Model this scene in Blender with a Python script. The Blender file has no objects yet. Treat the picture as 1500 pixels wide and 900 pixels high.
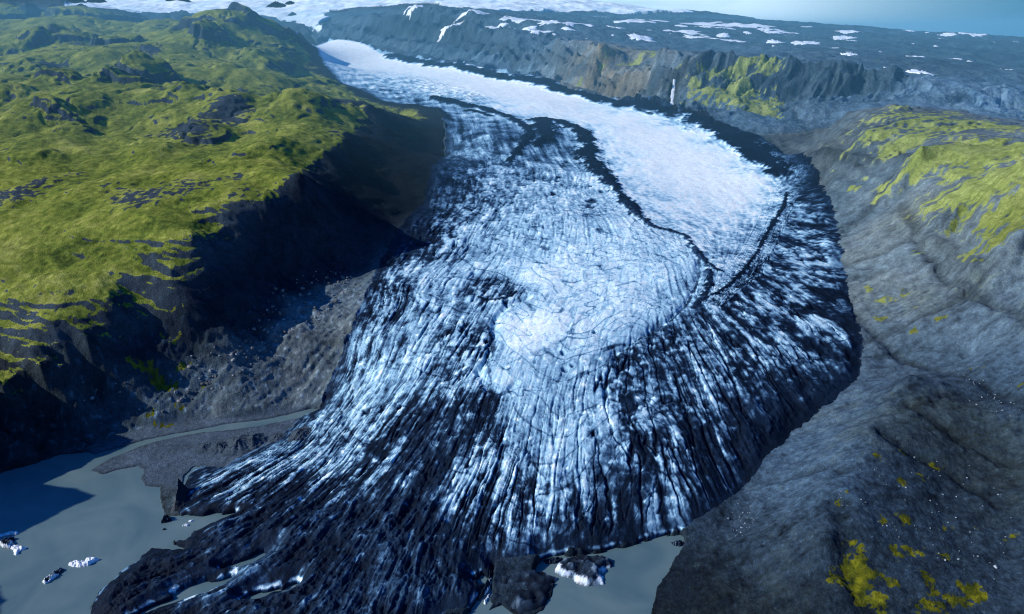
# A valley glacier seen from the air: dirty crevassed snout in a milky meltwater lake,
# green hills and a shaded cliff on one side, bare moraine slopes on the other, ice cap behind.
# Units are metres.  The tables hold ground positions, mostly projected from image pixels at guessed heights.
import bpy, math, random
import numpy as np
from concurrent.futures import ThreadPoolExecutor
R = math.radians
C = bpy.context.scene.collection
RELIEF = [[-207.0,2089.9,145.0],[-206.3,1559.9,125.0],[-241.7,1289.8,108.0],[-247.2,1135.9,92.0],[-248.7,994.2,74.0],[-260.1,936.9,42.0],[-269.1,878.9,15.0],[-285.5,826.8,6.0],[-310.2,754.9,3.0],[-355.4,711.2,2.0],[724.7,1482.8,97.0],[637.0,1247.0,80.0],[572.3,1071.6,66.0],[529.8,935.8,54.0],[494.7,862.6,46.0],[431.7,803.1,36.0],[355.4,741.5,22.0],[267.4,649.2,8.0],[216.4,576.4,2.0],[183.1,503.0,0.0],[527.1,2136.3,158.0],[641.1,1828.3,135.0],[100.9,2036.9,154.0],[257.5,1707.1,142.0],[-83.6,1655.6,136.0],[73.0,1423.9,128.0],[271.7,1310.0,116.0],[380.7,1209.5,106.0],[498.4,1178.3,90.0],[456.5,972.0,72.0],[371.4,975.6,82.0],[-136.2,1313.4,115.0],[-34.7,1085.0,98.0],[56.0,1047.4,100.0],[169.0,1052.6,98.0],[272.4,1009.9,91.0],[-174.4,1090.4,96.0],[-193.7,925.9,70.0],[-99.6,904.4,80.0],[10.0,908.6,89.0],[98.4,893.6,85.0],[9.2,821.5,78.0],[-8.8,775.6,67.0],[93.1,831.2,73.0],[187.9,839.0,69.0],[284.4,846.8,65.0],[381.1,847.4,54.0],[-135.2,791.5,53.0],[-41.9,723.9,53.0],[40.7,696.6,51.0],[122.7,699.7,49.0],[206.3,705.9,45.0],[299.5,735.3,36.0],[-216.7,741.5,22.0],[-119.3,668.4,32.0],[-22.3,614.9,34.0],[52.1,614.9,34.0],[135.2,620.2,30.0],[206.3,630.7,22.0],[-279.6,665.5,15.0],[-181.8,589.5,18.0],[-105.2,563.4,22.0],[-34.9,557.9,18.0],[35.6,571.7,15.0],[108.9,585.9,12.0],[161.9,594.9,9.0],[-343.0,623.5,9.0],[-315.1,557.0,10.0],[-234.7,526.0,12.0],[-163.5,508.0,12.0],[-98.1,508.0,12.0],[-337.4,529.2,9.0],[-367.5,495.9,7.0],[-372.9,481.4,5.0],[-290.7,496.9,6.0],[-63.2,481.4,5.0],[0.0,496.9,6.0],[74.0,525.4,4.0],[-570.4,616.4,-4.0],[-439.1,524.7,-4.0],[-522.6,663.7,-3.0],[-506.6,524.7,-4.0],[101.3,524.7,-4.0],[140.3,552.9,-4.0],[63.6,482.0,-4.0],[-648.2,572.9,-4.0],[-87.0,426.6,8.0],[-261.2,422.5,-3.0],[-386.3,437.0,-4.0],[89.1,437.0,-4.0],[-204.3,429.2,5.0],[5.9,431.8,2.0],[-637.1,714.1,0.0],[-660.8,752.2,10.0],[-590.2,734.8,2.0],[-541.5,772.7,4.0],[-564.2,822.1,25.0],[-607.7,786.2,25.0],[-498.5,847.1,38.0],[-512.8,807.5,10.0],[-419.3,828.9,8.0],[-441.8,875.0,45.0],[-390.3,960.0,60.0],[-406.1,850.9,25.0],[-349.0,883.1,24.0],[-318.6,968.3,62.0],[-313.1,854.6,4.0],[-302.1,1037.0,80.0],[-388.2,1108.1,102.0],[-410.6,1036.9,104.0],[-453.9,931.2,112.0],[-511.7,893.6,85.0],[-436.5,998.7,130.0],[-333.5,1301.5,160.0],[-305.2,1597.4,165.0],[-297.8,2011.4,178.0],[-290.4,1203.3,108.0],[-266.1,1361.3,130.0],[-237.8,1564.6,140.0],[-347.2,1181.8,115.0],[661.9,1138.1,104.0],[734.9,1069.1,128.0],[755.2,944.7,150.0],[819.1,1464.3,148.0],[796.4,1186.2,165.0],[776.8,991.1,188.0],[621.4,952.2,92.0],[673.6,881.1,112.0],[682.9,775.2,140.0],[834.0,1182.6,246.0],[775.7,1003.3,222.0],[868.4,1160.1,280.0],[795.7,1201.2,205.0],[778.5,1530.8,132.0],[850.0,896.4,330.0],[750.7,747.2,240.0],[649.5,608.0,180.0],[654.5,516.8,260.0],[501.1,764.5,86.0],[399.8,657.8,76.0],[322.3,569.5,60.0],[288.1,509.3,52.0],[528.8,705.1,74.0],[571.0,645.7,66.0],[607.1,764.7,78.0],[650.6,773.1,98.0],[462.3,587.2,55.0],[469.4,511.5,50.0],[387.5,513.8,48.0],[326.9,455.0,40.0],[274.8,485.1,34.0],[233.5,501.4,10.0],[243.8,564.8,12.0],[308.3,603.1,34.0],[404.6,438.0,42.0],[600.4,555.7,95.0],[584.0,905.0,52.0],[647.6,868.6,70.0],[533.5,862.6,46.0],[427.8,738.4,44.0],[198.3,489.6,5.0],[499.7,420.8,60.0],[301.6,403.2,35.0],[204.7,430.1,4.0],[627.9,643.1,120.0],[-1541.4,5600.0,408.0],[-1115.4,4300.0,312.0],[-800.9,3500.0,252.6],[-538.8,2950.0,229.3],[-286.8,2700.0,222.1],[-217.5,2350.0,202.9],[-1409.8,5600.0,417.7],[-855.1,4800.0,362.3],[-405.2,4300.0,323.5],[35.1,3700.0,281.9],[252.2,3300.0,251.7],[474.3,2900.0,228.5],[613.1,2700.0,217.1],[714.8,2450.0,201.9],[793.0,2250.0,187.6],[-513.9,3600.0,261.8],[-157.6,3300.0,251.7],[139.5,2900.0,228.5],[344.1,2350.0,191.7],[-63.2,2150.0,197.4],[-994.5,4600.0,339.7],[-401.6,3850.0,280.0],[-83.7,2900.0,228.5],[-816.6,1050.0,192.2],[-711.7,1060.0,200.6],[-608.8,1080.0,217.9],[-514.6,1120.0,219.1],[-461.5,1130.0,216.6],[-940.5,1000.0,185.2],[-1046.5,950.0,190.5],[-1142.1,900.0,186.8],[-735.5,920.0,159.1],[-653.0,950.0,169.4],[-571.3,990.0,177.5],[-497.1,1020.0,201.0],[-685.5,830.0,114.5],[-614.7,840.0,130.1],[-570.6,900.0,145.9],[-507.6,960.0,166.0],[-789.5,790.0,113.8],[-851.0,880.0,153.8],[-886.1,760.0,128.5],[-647.9,765.0,87.7],[-610.4,790.0,94.2],[-569.0,830.0,104.4],[-839.5,690.0,73.9],[-387.5,1250.0,256.7],[-414.8,1700.0,277.0],[-437.8,2150.0,254.6],[-387.3,2500.0,224.0],[-512.9,1280.0,244.5],[-436.4,1240.0,240.0],[-688.7,1380.0,238.3],[-856.3,1430.0,228.8],[-978.1,1400.0,234.5],[-424.7,1160.0,221.1],[-658.4,1680.0,263.5],[-467.5,1430.0,257.1],[-430.3,1560.0,257.8],[-1131.6,1650.0,267.8],[-987.5,1680.0,263.5],[-842.5,1720.0,257.9],[-467.8,1850.0,274.9],[-1380.5,2050.0,308.1],[-1183.3,2050.0,308.1],[-1010.1,2100.0,303.4],[-865.8,2250.0,289.3],[-678.2,2350.0,280.0],[-530.1,2500.0,254.3],[-1786.0,2700.0,369.9],[-1530.8,2700.0,369.9],[-1299.3,2750.0,367.5],[-1096.1,2900.0,360.3],[-969.4,3200.0,331.5],[-773.1,3000.0,279.7],[-1239.5,4500.0,418.2],[-1251.2,4350.0,488.8],[-1372.5,4250.0,547.3],[-1623.8,3900.0,516.7],[-1712.9,3850.0,500.0],[-2061.1,4200.0,510.8],[-1379.0,3700.0,452.1],[-1203.3,3900.0,415.5],[-1468.5,3500.0,448.6],[-2513.2,4250.0,532.8],[-2223.3,4250.0,510.9],[-2252.3,4050.0,500.0],[-2180.3,3600.0,453.4],[-1846.1,3600.0,447.1],[-2859.6,4300.0,536.8],[-2780.6,4000.0,500.0],[-2851.1,3600.0,453.4],[-2423.8,2700.0,369.9],[-1535.7,1650.0,267.8],[-1198.7,1250.0,225.2],[-3751.2,5600.0,638.1],[-3435.6,5400.0,569.2],[-4113.7,6000.0,703.4],[-4957.7,8000.0,831.1],[-4927.9,6000.0,728.4],[-2934.1,2700.0,369.9],[-1492.1,1300.0,253.5],[855.5,2060.0,160.2],[801.0,1770.0,128.8],[971.6,2050.0,279.5],[1059.4,2000.0,307.2],[1225.1,1950.0,293.9],[1350.9,1850.0,269.6],[886.6,1500.0,267.2],[950.2,1480.0,260.2],[863.5,1740.0,195.9],[864.8,1480.0,182.1],[873.8,1620.0,189.6],[905.8,2010.0,217.1],[943.2,2330.0,198.8],[913.6,1800.0,263.9],[-1448.1,5750.0,514.8],[-1081.3,5600.0,609.8],[-630.1,5300.0,675.2],[-225.0,4900.0,612.6],[39.8,4300.0,518.4],[279.1,3750.0,464.4],[412.7,3400.0,438.2],[602.9,3060.0,406.9],[700.8,2980.0,390.9],[882.6,3030.0,397.1],[1057.6,2960.0,394.2],[1259.2,2900.0,368.1],[1370.2,2900.0,360.3],[1596.9,2850.0,326.9],[1730.3,2700.0,287.0],[1881.4,2600.0,237.3],[2192.2,2500.0,183.9],[823.1,2500.0,224.0],[912.5,2480.0,226.2],[928.4,2700.0,296.8],[763.1,2750.0,280.5],[1115.1,2720.0,307.7],[-216.2,4650.0,459.9],[268.4,3550.0,329.0],[413.7,3350.0,293.5],[582.6,3050.0,270.5],[38.1,4050.0,358.9],[-586.4,4850.0,458.2],[-1033.4,5300.0,477.2],[1374.7,2600.0,261.4],[1597.4,2550.0,249.4],[1783.8,2450.0,213.4],[1035.2,7500.0,634.3],[1611.4,7000.0,613.5],[2067.0,6600.0,601.4],[3251.1,6500.0,511.2],[4184.0,6000.0,453.5],[5027.8,6000.0,432.7],[1071.5,4600.0,440.4],[1309.9,4000.0,406.3],[2062.8,4000.0,385.3],[2572.4,3900.0,339.9],[2299.6,5500.0,466.8],[3034.5,5000.0,409.1],[516.4,5600.0,571.8],[162.8,5900.0,615.7],[-275.4,6000.0,642.9],[-1132.5,6500.0,671.3],[-1885.5,7600.0,661.8],[-749.7,6300.0,692.4],[-1300.4,9500.0,861.6],[0.0,9500.0,837.8],[1304.9,9500.0,782.2],[2617.0,9500.0,718.3],[-618.1,7500.0,722.8],[343.9,7500.0,697.6],[619.9,3900.0,415.5],[797.1,3700.0,403.6],[-5379.1,9000.0,676.4],[-4556.3,9000.0,653.6],[-3928.2,9500.0,702.3],[-2219.1,7500.0,545.0],[-3367.6,10500.0,794.3],[-5026.1,11000.0,882.0],[-2185.7,12000.0,1016.6],[-7118.1,12000.0,956.8],[0.0,12000.0,1006.6],[1646.0,12000.0,896.7],[-9536.5,11000.0,918.7],[-6514.8,16000.0,1439.3],[-725.1,16000.0,1373.7],[-760.0,720.0,165.0],[-790.0,600.0,190.0],[-830.0,480.0,200.0],[-900.0,380.0,200.0],[-1000.0,560.0,190.0],[-640.0,720.0,60.0],[-655.0,640.0,55.0],[-690.0,560.0,85.0],[-700.0,480.0,85.0],[-1150.0,420.0,210.0],[-590.0,720.0,2.0],[-590.0,640.0,-3.0],[-600.0,540.0,-3.0],[-590.0,460.0,-3.0],[-28800.0,24000.0,900.0],[-54000.0,45000.0,100.0],[-19200.0,24000.0,900.0],[-36000.0,45000.0,100.0],[-9600.0,24000.0,900.0],[-18000.0,45000.0,100.0],[0.0,24000.0,900.0],[0.0,45000.0,100.0],[9600.0,24000.0,150.0],[18000.0,45000.0,100.0],[19200.0,24000.0,150.0],[36000.0,45000.0,100.0],[28800.0,24000.0,150.0],[54000.0,45000.0,100.0],[2625.0,10500.0,500.0],[5250.0,10500.0,330.0],[8400.0,10500.0,250.0],[12600.0,10500.0,200.0]]
ICE_OUTLINE = [[-1246.6,4188.2],[-1539.5,5593.3],[-985.0,3797.2],[-765.8,3346.9],[-537.8,2944.6],[-400.5,2770.2],[-286.8,2700.3],[-217.5,2349.9],[-205.3,2072.2],[-206.0,1558.0],[-241.5,1289.0],[-247.3,1136.1],[-248.8,994.3],[-260.0,936.4],[-269.0,878.5],[-272.8,845.1],[-292.0,815.9],[-311.4,758.4],[-347.6,724.0],[-353.6,706.7],[-394.0,708.9],[-396.3,689.5],[-388.1,661.4],[-379.4,628.1],[-370.3,617.3],[-338.2,611.9],[-322.8,607.8],[-333.4,600.5],[-344.5,578.0],[-355.1,575.4],[-352.1,567.5],[-341.6,562.0],[-373.5,562.2],[-380.2,544.7],[-391.1,528.6],[-396.1,510.8],[-396.6,492.9],[-388.5,473.7],[-370.7,436.2],[-64.1,428.8],[-65.2,469.2],[-59.8,479.0],[-37.9,481.0],[-30.4,497.4],[-23.7,512.7],[-22.1,525.1],[-14.9,534.9],[6.8,539.5],[27.6,545.4],[55.8,554.6],[91.4,558.2],[110.0,565.0],[128.8,571.0],[151.8,579.1],[171.2,585.4],[184.7,587.3],[217.2,609.9],[267.8,650.7],[355.2,741.2],[431.6,802.9],[490.4,857.5],[530.0,931.8],[572.1,1071.1],[636.5,1246.0],[724.4,1482.3],[797.7,1762.7],[830.1,1998.7],[793.4,2251.2],[714.8,2449.8],[612.8,2698.9],[474.0,2898.2],[252.0,3297.5],[35.0,3690.0],[-404.7,4295.3],[-854.2,4794.8],[-1412.0,5612.9]]
WATER = [[[-674.3,520.5],[-671.2,619.0],[-623.6,695.7],[-599.3,711.4],[-573.6,734.1],[-542.5,738.5],[-529.9,733.6],[-518.6,741.5],[-504.3,750.6],[-483.2,767.6],[-452.4,781.3],[-424.7,792.6],[-387.8,806.5],[-348.5,815.8],[-315.8,831.5],[-286.8,849.2],[-269.3,847.1],[-286.1,828.7],[-315.3,814.4],[-344.1,802.0],[-378.4,793.2],[-413.5,787.5],[-444.0,776.4],[-466.6,764.9],[-484.7,751.5],[-494.0,740.1],[-505.1,728.2],[-511.9,712.3],[-517.1,699.5],[-497.4,692.5],[-484.8,701.1],[-463.3,708.4],[-452.1,701.7],[-448.4,686.4],[-433.8,669.8],[-416.4,668.2],[-395.4,628.1],[-384.5,615.8],[-368.3,618.0],[-347.2,614.9],[-321.6,618.2],[-306.3,618.1],[-329.4,599.9],[-340.6,585.8],[-344.1,573.7],[-357.2,573.6],[-339.6,560.7],[-372.9,561.0],[-379.7,543.7],[-390.5,527.6],[-395.5,509.8],[-396.1,492.0],[-388.5,473.7],[-360.4,417.6],[-538.6,339.1]],[[-288.8,534.6],[-276.4,547.5],[-260.1,557.0],[-245.9,556.4],[-255.2,546.5],[-272.3,536.5]],[[-363.5,417.8],[-351.7,472.2],[-339.6,480.7],[-327.7,493.3],[-321.0,504.3],[-306.8,512.4],[-291.0,517.8],[-273.8,522.0],[-277.5,514.0],[-290.4,504.4],[-300.9,498.2],[-312.3,490.3],[-321.0,485.6],[-336.6,478.6],[-348.1,470.0],[-333.5,416.4]],[[-254.4,495.7],[-237.7,504.1],[-219.5,509.0],[-209.5,512.9],[-218.1,504.2],[-235.4,497.0]],[[17.7,433.1],[20.1,476.4],[28.5,482.5],[37.6,498.2],[41.1,515.0],[35.1,513.7],[21.9,517.2],[20.2,525.6],[23.9,537.8],[32.5,548.2],[55.8,553.8],[73.5,556.3],[91.3,557.4],[109.9,564.2],[128.7,570.3],[151.7,578.3],[171.0,584.6],[184.5,586.5],[186.4,577.9],[178.7,565.5],[168.9,555.7],[161.1,544.9],[155.8,532.8],[146.6,520.8],[140.2,508.8],[133.3,493.5],[128.7,479.5],[119.0,437.6]],[[-64.1,428.8],[-62.3,471.8],[-37.8,479.5],[-30.3,495.9],[-23.7,512.7],[-32.9,512.3],[-36.6,519.8],[-29.5,524.7],[-22.7,523.5],[-19.0,534.6],[-15.5,530.9],[-18.4,511.4],[-14.3,499.4],[-21.5,482.7],[-9.6,489.0],[5.0,473.6],[5.9,431.9]]]
FAN = [[0,[[-212.8,2295.3],[-193.5,1762.7],[-223.8,1461.5],[-247.5,1246.3],[-257.3,1036.7],[-265.4,911.5],[-302.0,786.4],[-371.8,688.3]]],[0.1,[[-126.3,2140.0],[-119.4,1696.9],[-158.5,1400.6],[-204.2,1131.5],[-217.6,940.8],[-244.7,819.5],[-294.4,684.4],[-369.7,596.5]]],[0.2,[[-40.7,2063.4],[-32.6,1608.2],[-78.2,1247.5],[-131.3,1014.1],[-164.4,863.5],[-207.2,738.7],[-263.7,616.4],[-364.2,514.4]]],[0.3,[[40.0,2017.3],[30.5,1491.2],[-12.4,1174.9],[-62.6,959.0],[-100.8,811.3],[-147.9,696.7],[-201.5,580.7],[-265.0,480.6]]],[0.4,[[97.2,1955.9],[85.4,1383.8],[47.0,1106.8],[-10.0,910.6],[-44.6,786.4],[-79.6,672.3],[-119.6,564.7],[-150.2,476.7]]],[0.5,[[168.8,1878.8],[138.9,1345.1],[103.2,1076.2],[49.1,891.0],[17.5,768.4],[-7.8,654.2],[-35.2,565.7],[-50.5,481.1]]],[0.6,[[220.6,1838.5],[201.0,1395.4],[164.4,1105.9],[110.2,913.6],[79.1,771.3],[66.1,653.9],[57.0,571.8],[52.7,509.2]]],[0.68,[[234.0,1961.3],[253.5,1455.0],[240.5,1137.3],[214.7,962.7],[197.4,839.6],[193.6,704.8],[195.4,614.8]]],[0.74,[[257.6,1707.8],[296.5,1366.9],[277.4,1084.5],[264.6,927.9],[264.1,803.1],[266.7,710.0],[273.4,657.1]]],[0.8,[[286.0,1613.0],[338.7,1333.2],[325.9,1116.3],[324.4,952.0],[342.9,842.4],[353.2,762.0]]],[0.86,[[319.8,1572.2],[369.6,1344.9],[357.1,1121.1],[377.3,977.2],[406.1,867.7],[414.4,805.7]]],[0.91,[[371.5,1587.9],[417.2,1363.8],[413.0,1146.3],[443.9,1016.7],[472.9,912.0],[480.9,849.1]]],[0.96,[[406.5,1598.8],[473.6,1408.2],[479.0,1212.7],[519.7,1108.6],[542.3,1013.4]]],[1,[[459.7,1614.3],[541.5,1480.9],[586.9,1357.5],[617.9,1254.6],[620.4,1198.2]]]]
STREAM = [[0,[[-1197.5,4389.2],[-965.5,3788.4],[-723.4,3225.2],[-524.0,2867.9],[-283.2,2664.8],[-212.8,2295.3],[-193.5,1762.7]]],[0.2,[[-1373.2,5124.5],[-755.5,3793.5],[-321.2,3040.7],[-145.7,2502.1],[-61.2,2065.4]]],[0.4,[[-1386.6,5268.2],[-684.1,4258.7],[-150.0,3130.1],[82.0,2405.8],[97.2,1955.9]]],[0.6,[[-1435.8,5577.6],[-514.3,4186.4],[29.2,3039.5],[235.9,2180.7],[240.8,1710.2],[317.0,1472.7],[354.9,1208.1],[324.0,1039.6]]],[0.8,[[-1422.0,5608.8],[-392.1,4153.8],[235.4,3063.6],[455.5,2205.8],[523.2,1727.7],[474.0,1385.4],[362.1,1095.9]]],[1,[[-1398.7,5601.5],[34.4,3620.5],[468.7,2863.8],[692.1,2363.3],[695.3,1826.5],[664.2,1632.7],[504.9,1305.7]]]]
CLEAN = [[-204.5,1313.2,0.06],[-174.3,1311.4,0.14],[-192.2,1269.8,0.14],[-231.1,1515.0,0.04],[-197.1,1423.4,0.1],[-222.6,1326.0,0.1],[-195.7,1933.3,0.08],[-187.7,1701.6,0.1],[-234.8,1207.6,0.14],[-1250.6,4776.9,0.98],[-994.2,4598.9,0.97],[-789.2,4403.7,0.97],[-375.2,3963.0,0.99],[32.5,3413.4,1.0],[293.0,3051.5,1.0],[511.7,2640.1,1.0],[615.9,2332.7,0.96],[682.4,2091.3,0.98],[670.4,1805.3,0.96],[658.2,1662.4,0.85],[476.2,1908.5,1.0],[333.3,2267.9,0.95],[179.0,2638.4,0.93],[26.6,2752.0,0.95],[-150.0,3130.1,0.97],[-322.0,3371.1,0.95],[-514.2,3602.1,0.8],[-653.3,3612.8,0.68],[-392.4,3149.0,0.66],[-620.0,3160.7,0.5],[-253.4,2926.2,0.45],[418.6,1652.5,0.9],[499.0,1576.7,0.88],[537.8,1493.5,0.75],[473.3,1294.0,0.68],[369.7,1123.4,0.68],[339.2,1680.4,0.85],[425.2,1366.9,0.72],[276.3,1842.4,0.85],[257.6,2183.1,0.8],[324.0,1039.6,0.55],[702.0,2493.5,0.3],[740.0,2217.4,0.15],[761.9,1915.5,0.12],[767.2,1774.2,0.15],[716.3,1600.5,0.25],[697.9,1679.9,0.3],[603.8,2721.0,0.1],[-157.5,2305.3,0.36],[-63.3,2153.9,0.42],[-99.9,2016.6,0.42],[-166.9,2114.0,0.3],[-152.4,1683.8,0.24],[-85.9,1707.7,0.44],[-174.7,1561.2,0.2],[0.0,2010.1,0.36],[43.4,2215.9,0.28],[109.7,2239.1,0.2],[170.8,2171.7,0.42],[194.9,1960.2,0.55],[131.2,1877.7,0.5],[33.6,1663.5,0.58],[-18.6,1863.2,0.5],[129.6,1599.1,0.68],[204.6,1547.4,0.72],[-44.6,1451.4,0.6],[41.7,1347.0,0.64],[125.0,1344.6,0.72],[203.3,1306.9,0.78],[258.1,1234.8,0.78],[283.3,1111.8,0.74],[228.1,1006.9,0.75],[172.5,1078.7,0.8],[120.0,1134.8,0.8],[35.3,1107.7,0.95],[63.0,1201.3,0.75],[86.2,998.1,0.86],[137.7,978.1,0.82],[184.8,940.2,0.75],[301.2,1086.9,0.6],[-82.0,1317.3,0.55],[-140.3,1358.0,0.46],[-163.4,1193.0,0.5],[-85.2,1150.8,0.6],[-38.1,1210.4,0.62],[-183.0,1068.9,0.42],[-214.9,1052.7,0.35],[-125.1,1062.8,0.55],[-55.4,1030.7,0.45],[-23.1,1083.7,0.35],[-5.6,1039.3,0.4],[-175.1,939.2,0.48],[-196.8,878.8,0.45],[-130.5,911.9,0.5],[-70.5,918.5,0.42],[-40.1,914.2,0.3],[-47.8,861.3,0.25],[-84.3,836.9,0.45],[-10.2,931.3,1.0],[30.5,929.5,1.0],[0.0,872.7,1.0],[49.9,909.8,0.95],[77.4,875.4,0.7],[115.0,862.9,0.8],[121.2,832.7,0.7],[28.1,838.7,0.72],[-9.1,809.1,0.85],[-13.4,789.1,0.85],[46.2,824.8,0.7],[72.1,798.5,0.55],[-30.7,771.4,0.28],[-61.1,763.0,0.3],[-99.4,796.7,0.42],[-139.5,823.8,0.5],[-170.5,781.0,0.46],[-211.9,802.2,0.48],[-113.6,760.7,0.32],[-216.7,741.6,0.42],[-256.7,757.3,0.45],[-160.9,724.6,0.3],[-123.8,703.2,0.22],[-82.6,706.5,0.18],[-186.2,680.3,0.4],[-217.2,673.2,0.42],[-247.1,692.3,0.42],[-49.8,713.1,0.22],[-85.6,651.5,0.12],[-133.9,659.2,0.22],[-142.5,616.2,0.18],[-110.5,602.5,0.08],[-263.4,664.9,0.3],[-303.5,686.3,0.3],[-324.8,655.5,0.45],[-324.7,635.2,0.35],[-357.5,655.8,0.2],[-263.7,616.4,0.14],[-217.3,613.0,0.16],[-166.9,588.1,0.1],[-79.0,581.9,0.12],[-104.2,555.2,0.08],[-290.4,585.7,0.1],[-319.5,567.5,0.1],[-347.5,550.3,0.05],[-232.3,562.5,0.1],[-364.2,514.4,0.02],[-377.4,489.6,0.02],[-282.9,528.3,0.14],[-310.0,512.4,0.12],[-248.5,526.7,0.1],[-200.9,525.2,0.12],[-152.0,515.8,0.12],[-98.1,508.0,0.08],[-120.2,484.4,0.1],[-287.5,489.0,0.16],[-209.2,485.3,0.1],[-48.3,549.1,0.2],[-74.3,532.0,0.12],[-33.2,518.4,0.08],[-8.5,732.5,0.58],[25.0,719.5,0.64],[59.8,744.2,0.6],[95.5,759.1,0.6],[39.8,674.3,0.6],[7.8,653.6,0.56],[-22.3,614.9,0.5],[-7.2,582.6,0.35],[-14.0,558.6,0.3],[22.0,599.7,0.35],[60.9,634.1,0.56],[93.6,655.3,0.57],[121.2,688.3,0.54],[72.5,587.7,0.3],[48.9,555.8,0.18],[96.1,604.8,0.5],[118.6,606.2,0.55],[143.2,622.2,0.42],[154.7,597.1,0.4],[108.0,578.2,0.3],[145.8,689.9,0.4],[171.6,652.8,0.36],[202.5,648.8,0.32],[195.7,694.6,0.3],[176.9,726.9,0.3],[150.4,776.8,0.3],[140.1,834.2,0.28],[187.9,838.9,0.3],[239.9,907.9,0.36],[281.0,911.5,0.4],[294.5,848.4,0.38],[238.8,813.5,0.3],[257.4,776.1,0.32],[292.0,770.2,0.27],[251.4,716.9,0.3],[248.1,669.7,0.24],[290.7,704.3,0.06],[323.4,754.5,0.06],[360.8,785.3,0.05],[302.9,809.5,0.32],[342.7,816.7,0.28],[397.9,839.0,0.22],[434.9,859.5,0.24],[443.1,831.4,0.1],[483.3,880.8,0.15],[327.8,972.1,0.4],[387.6,1026.3,0.4],[333.3,917.2,0.46],[355.0,888.1,0.44],[399.6,962.9,0.36],[452.7,1019.2,0.42],[469.5,977.0,0.45],[490.5,947.7,0.42],[431.2,903.1,0.3],[409.6,929.9,0.46],[442.9,1089.1,0.4],[514.3,1186.2,0.48],[592.0,1282.3,0.5],[586.6,1205.8,0.42],[629.7,1412.4,0.5],[675.2,1452.7,0.4],[661.6,1536.9,0.45],[726.5,1546.9,0.2],[586.0,1412.8,0.35],[486.4,1215.2,0.3],[550.6,1090.2,0.28],[524.3,989.8,0.2],[509.2,917.2,0.1],[395.8,1090.0,0.2]]
BANDS = [[1,[[-333.6,3020.0,17.1],[-265.6,2905.0,24.7],[-189.0,2800.4,24.7],[-118.9,2736.6,20.9],[-50.8,2624.4,19.0],[12.1,2491.1,17.1],[46.0,2358.6,19.0],[61.0,2223.1,17.1],[41.8,2122.9,17.1],[14.1,2041.7,15.2],[-9.7,1941.5,9.5]]],[1,[[109.7,2509.0,30.4],[157.3,2488.1,22.8],[199.6,2409.1,20.9],[232.5,2260.1,22.8],[238.7,2144.3,24.7],[222.2,1999.4,26.6],[232.7,1864.2,26.6],[247.6,1696.8,22.8],[262.5,1597.7,20.9],[273.4,1485.0,20.9],[294.0,1391.1,13.0],[332.6,1369.2,11.7],[354.0,1338.9,11.7],[349.5,1248.1,13.0],[350.5,1190.8,14.3],[359.7,1154.1,9.1],[374.2,1148.5,3.9]]],[1,[[108.5,2480.1,38.0],[108.9,2322.4,34.2],[107.7,2195.4,26.6],[72.9,2114.9,17.1]]],[1,[[696.1,1712.1,5.7],[652.7,1609.3,5.7],[602.0,1522.5,7.6],[539.0,1404.8,5.2],[477.5,1273.7,5.9],[417.6,1161.6,6.5],[374.6,1098.3,7.8],[339.1,1054.1,7.8],[318.1,1038.8,6.5]]],[1,[[349.5,1227.1,7.8],[335.2,1159.1,6.5],[313.2,1088.3,3.9],[284.1,1022.8,3.9],[246.7,965.1,3.2],[202.4,922.8,2.6],[172.5,893.3,2.6]]],[1,[[353.0,1175.8,13.0],[337.5,1091.7,11.7],[312.3,1038.0,11.7],[286.6,1000.2,7.8]]],[1,[[-514.5,2814.8,20.9],[-400.5,2770.2,19.0],[-285.0,2682.3,17.1],[-228.4,2477.1,15.2]]],[1,[[-155.6,2682.9,13.3],[-74.5,2561.2,9.5]]],[1,[[652.6,2615.0,45.6],[701.7,2314.7,57.0],[732.1,2119.4,49.4],[719.6,1845.3,30.4]]],[1,[[-788.4,4664.9,19.0],[-394.4,4179.7,22.8],[34.0,3575.7,26.6],[302.6,3158.9,26.6],[464.4,2835.5,30.4],[603.1,2652.5,41.8]]],[1,[[-55.4,1030.7,7.8],[-30.6,1015.3,9.1],[-5.5,1025.9,6.5],[17.1,1064.9,3.9],[24.3,1028.7,2.6]]],[1,[[-38.9,938.7,3.9],[-27.5,893.5,6.5],[-26.3,841.6,6.5],[-41.5,821.0,6.5]]],[1,[[-38.2,782.8,5.2],[-17.6,772.6,5.2],[1.8,779.0,3.9]]],[1,[[145.2,873.9,3.9],[144.9,834.6,5.2],[159.3,806.0,6.5]]]]
SCARPS = [[9,[[27.5,1023.3],[-5.4,1000.3],[-26.0,954.8],[-27.5,893.5],[-32.9,842.6],[-45.9,817.3]]],[7,[[-45.9,817.3],[-30.9,777.9],[-8.8,771.8],[4.5,791.9]]],[6,[[340.2,1189.9],[313.2,1088.3],[279.1,1015.2],[247.6,969.3],[202.4,922.8],[169.2,891.3],[144.2,865.7],[143.8,827.0]]],[4,[[97.7,885.2],[72.4,871.7],[38.0,855.7]]]]
PITS = [[186.6,1556.0,9],[173.2,1517.1,8],[98.3,1618.3,6],[125.1,1782.7,5],[117.1,1738.7,5],[65.2,1249.1,7],[215.1,1637.7,4],[195.1,1683.5,4],[188.5,1998.8,5],[155.9,1959.5,5],[143.4,1918.7,4],[-10.8,1005.8,5],[2.1,994.8,4],[71.5,858.7,4],[71.8,820.5,5],[81.7,829.4,4],[120.4,914.7,3],[-37.1,885.6,4],[343.9,1268.1,5],[-146.0,770.5,4],[-189.3,783.0,7],[-170.0,778.1,6],[97.9,698.1,4]]
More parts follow.
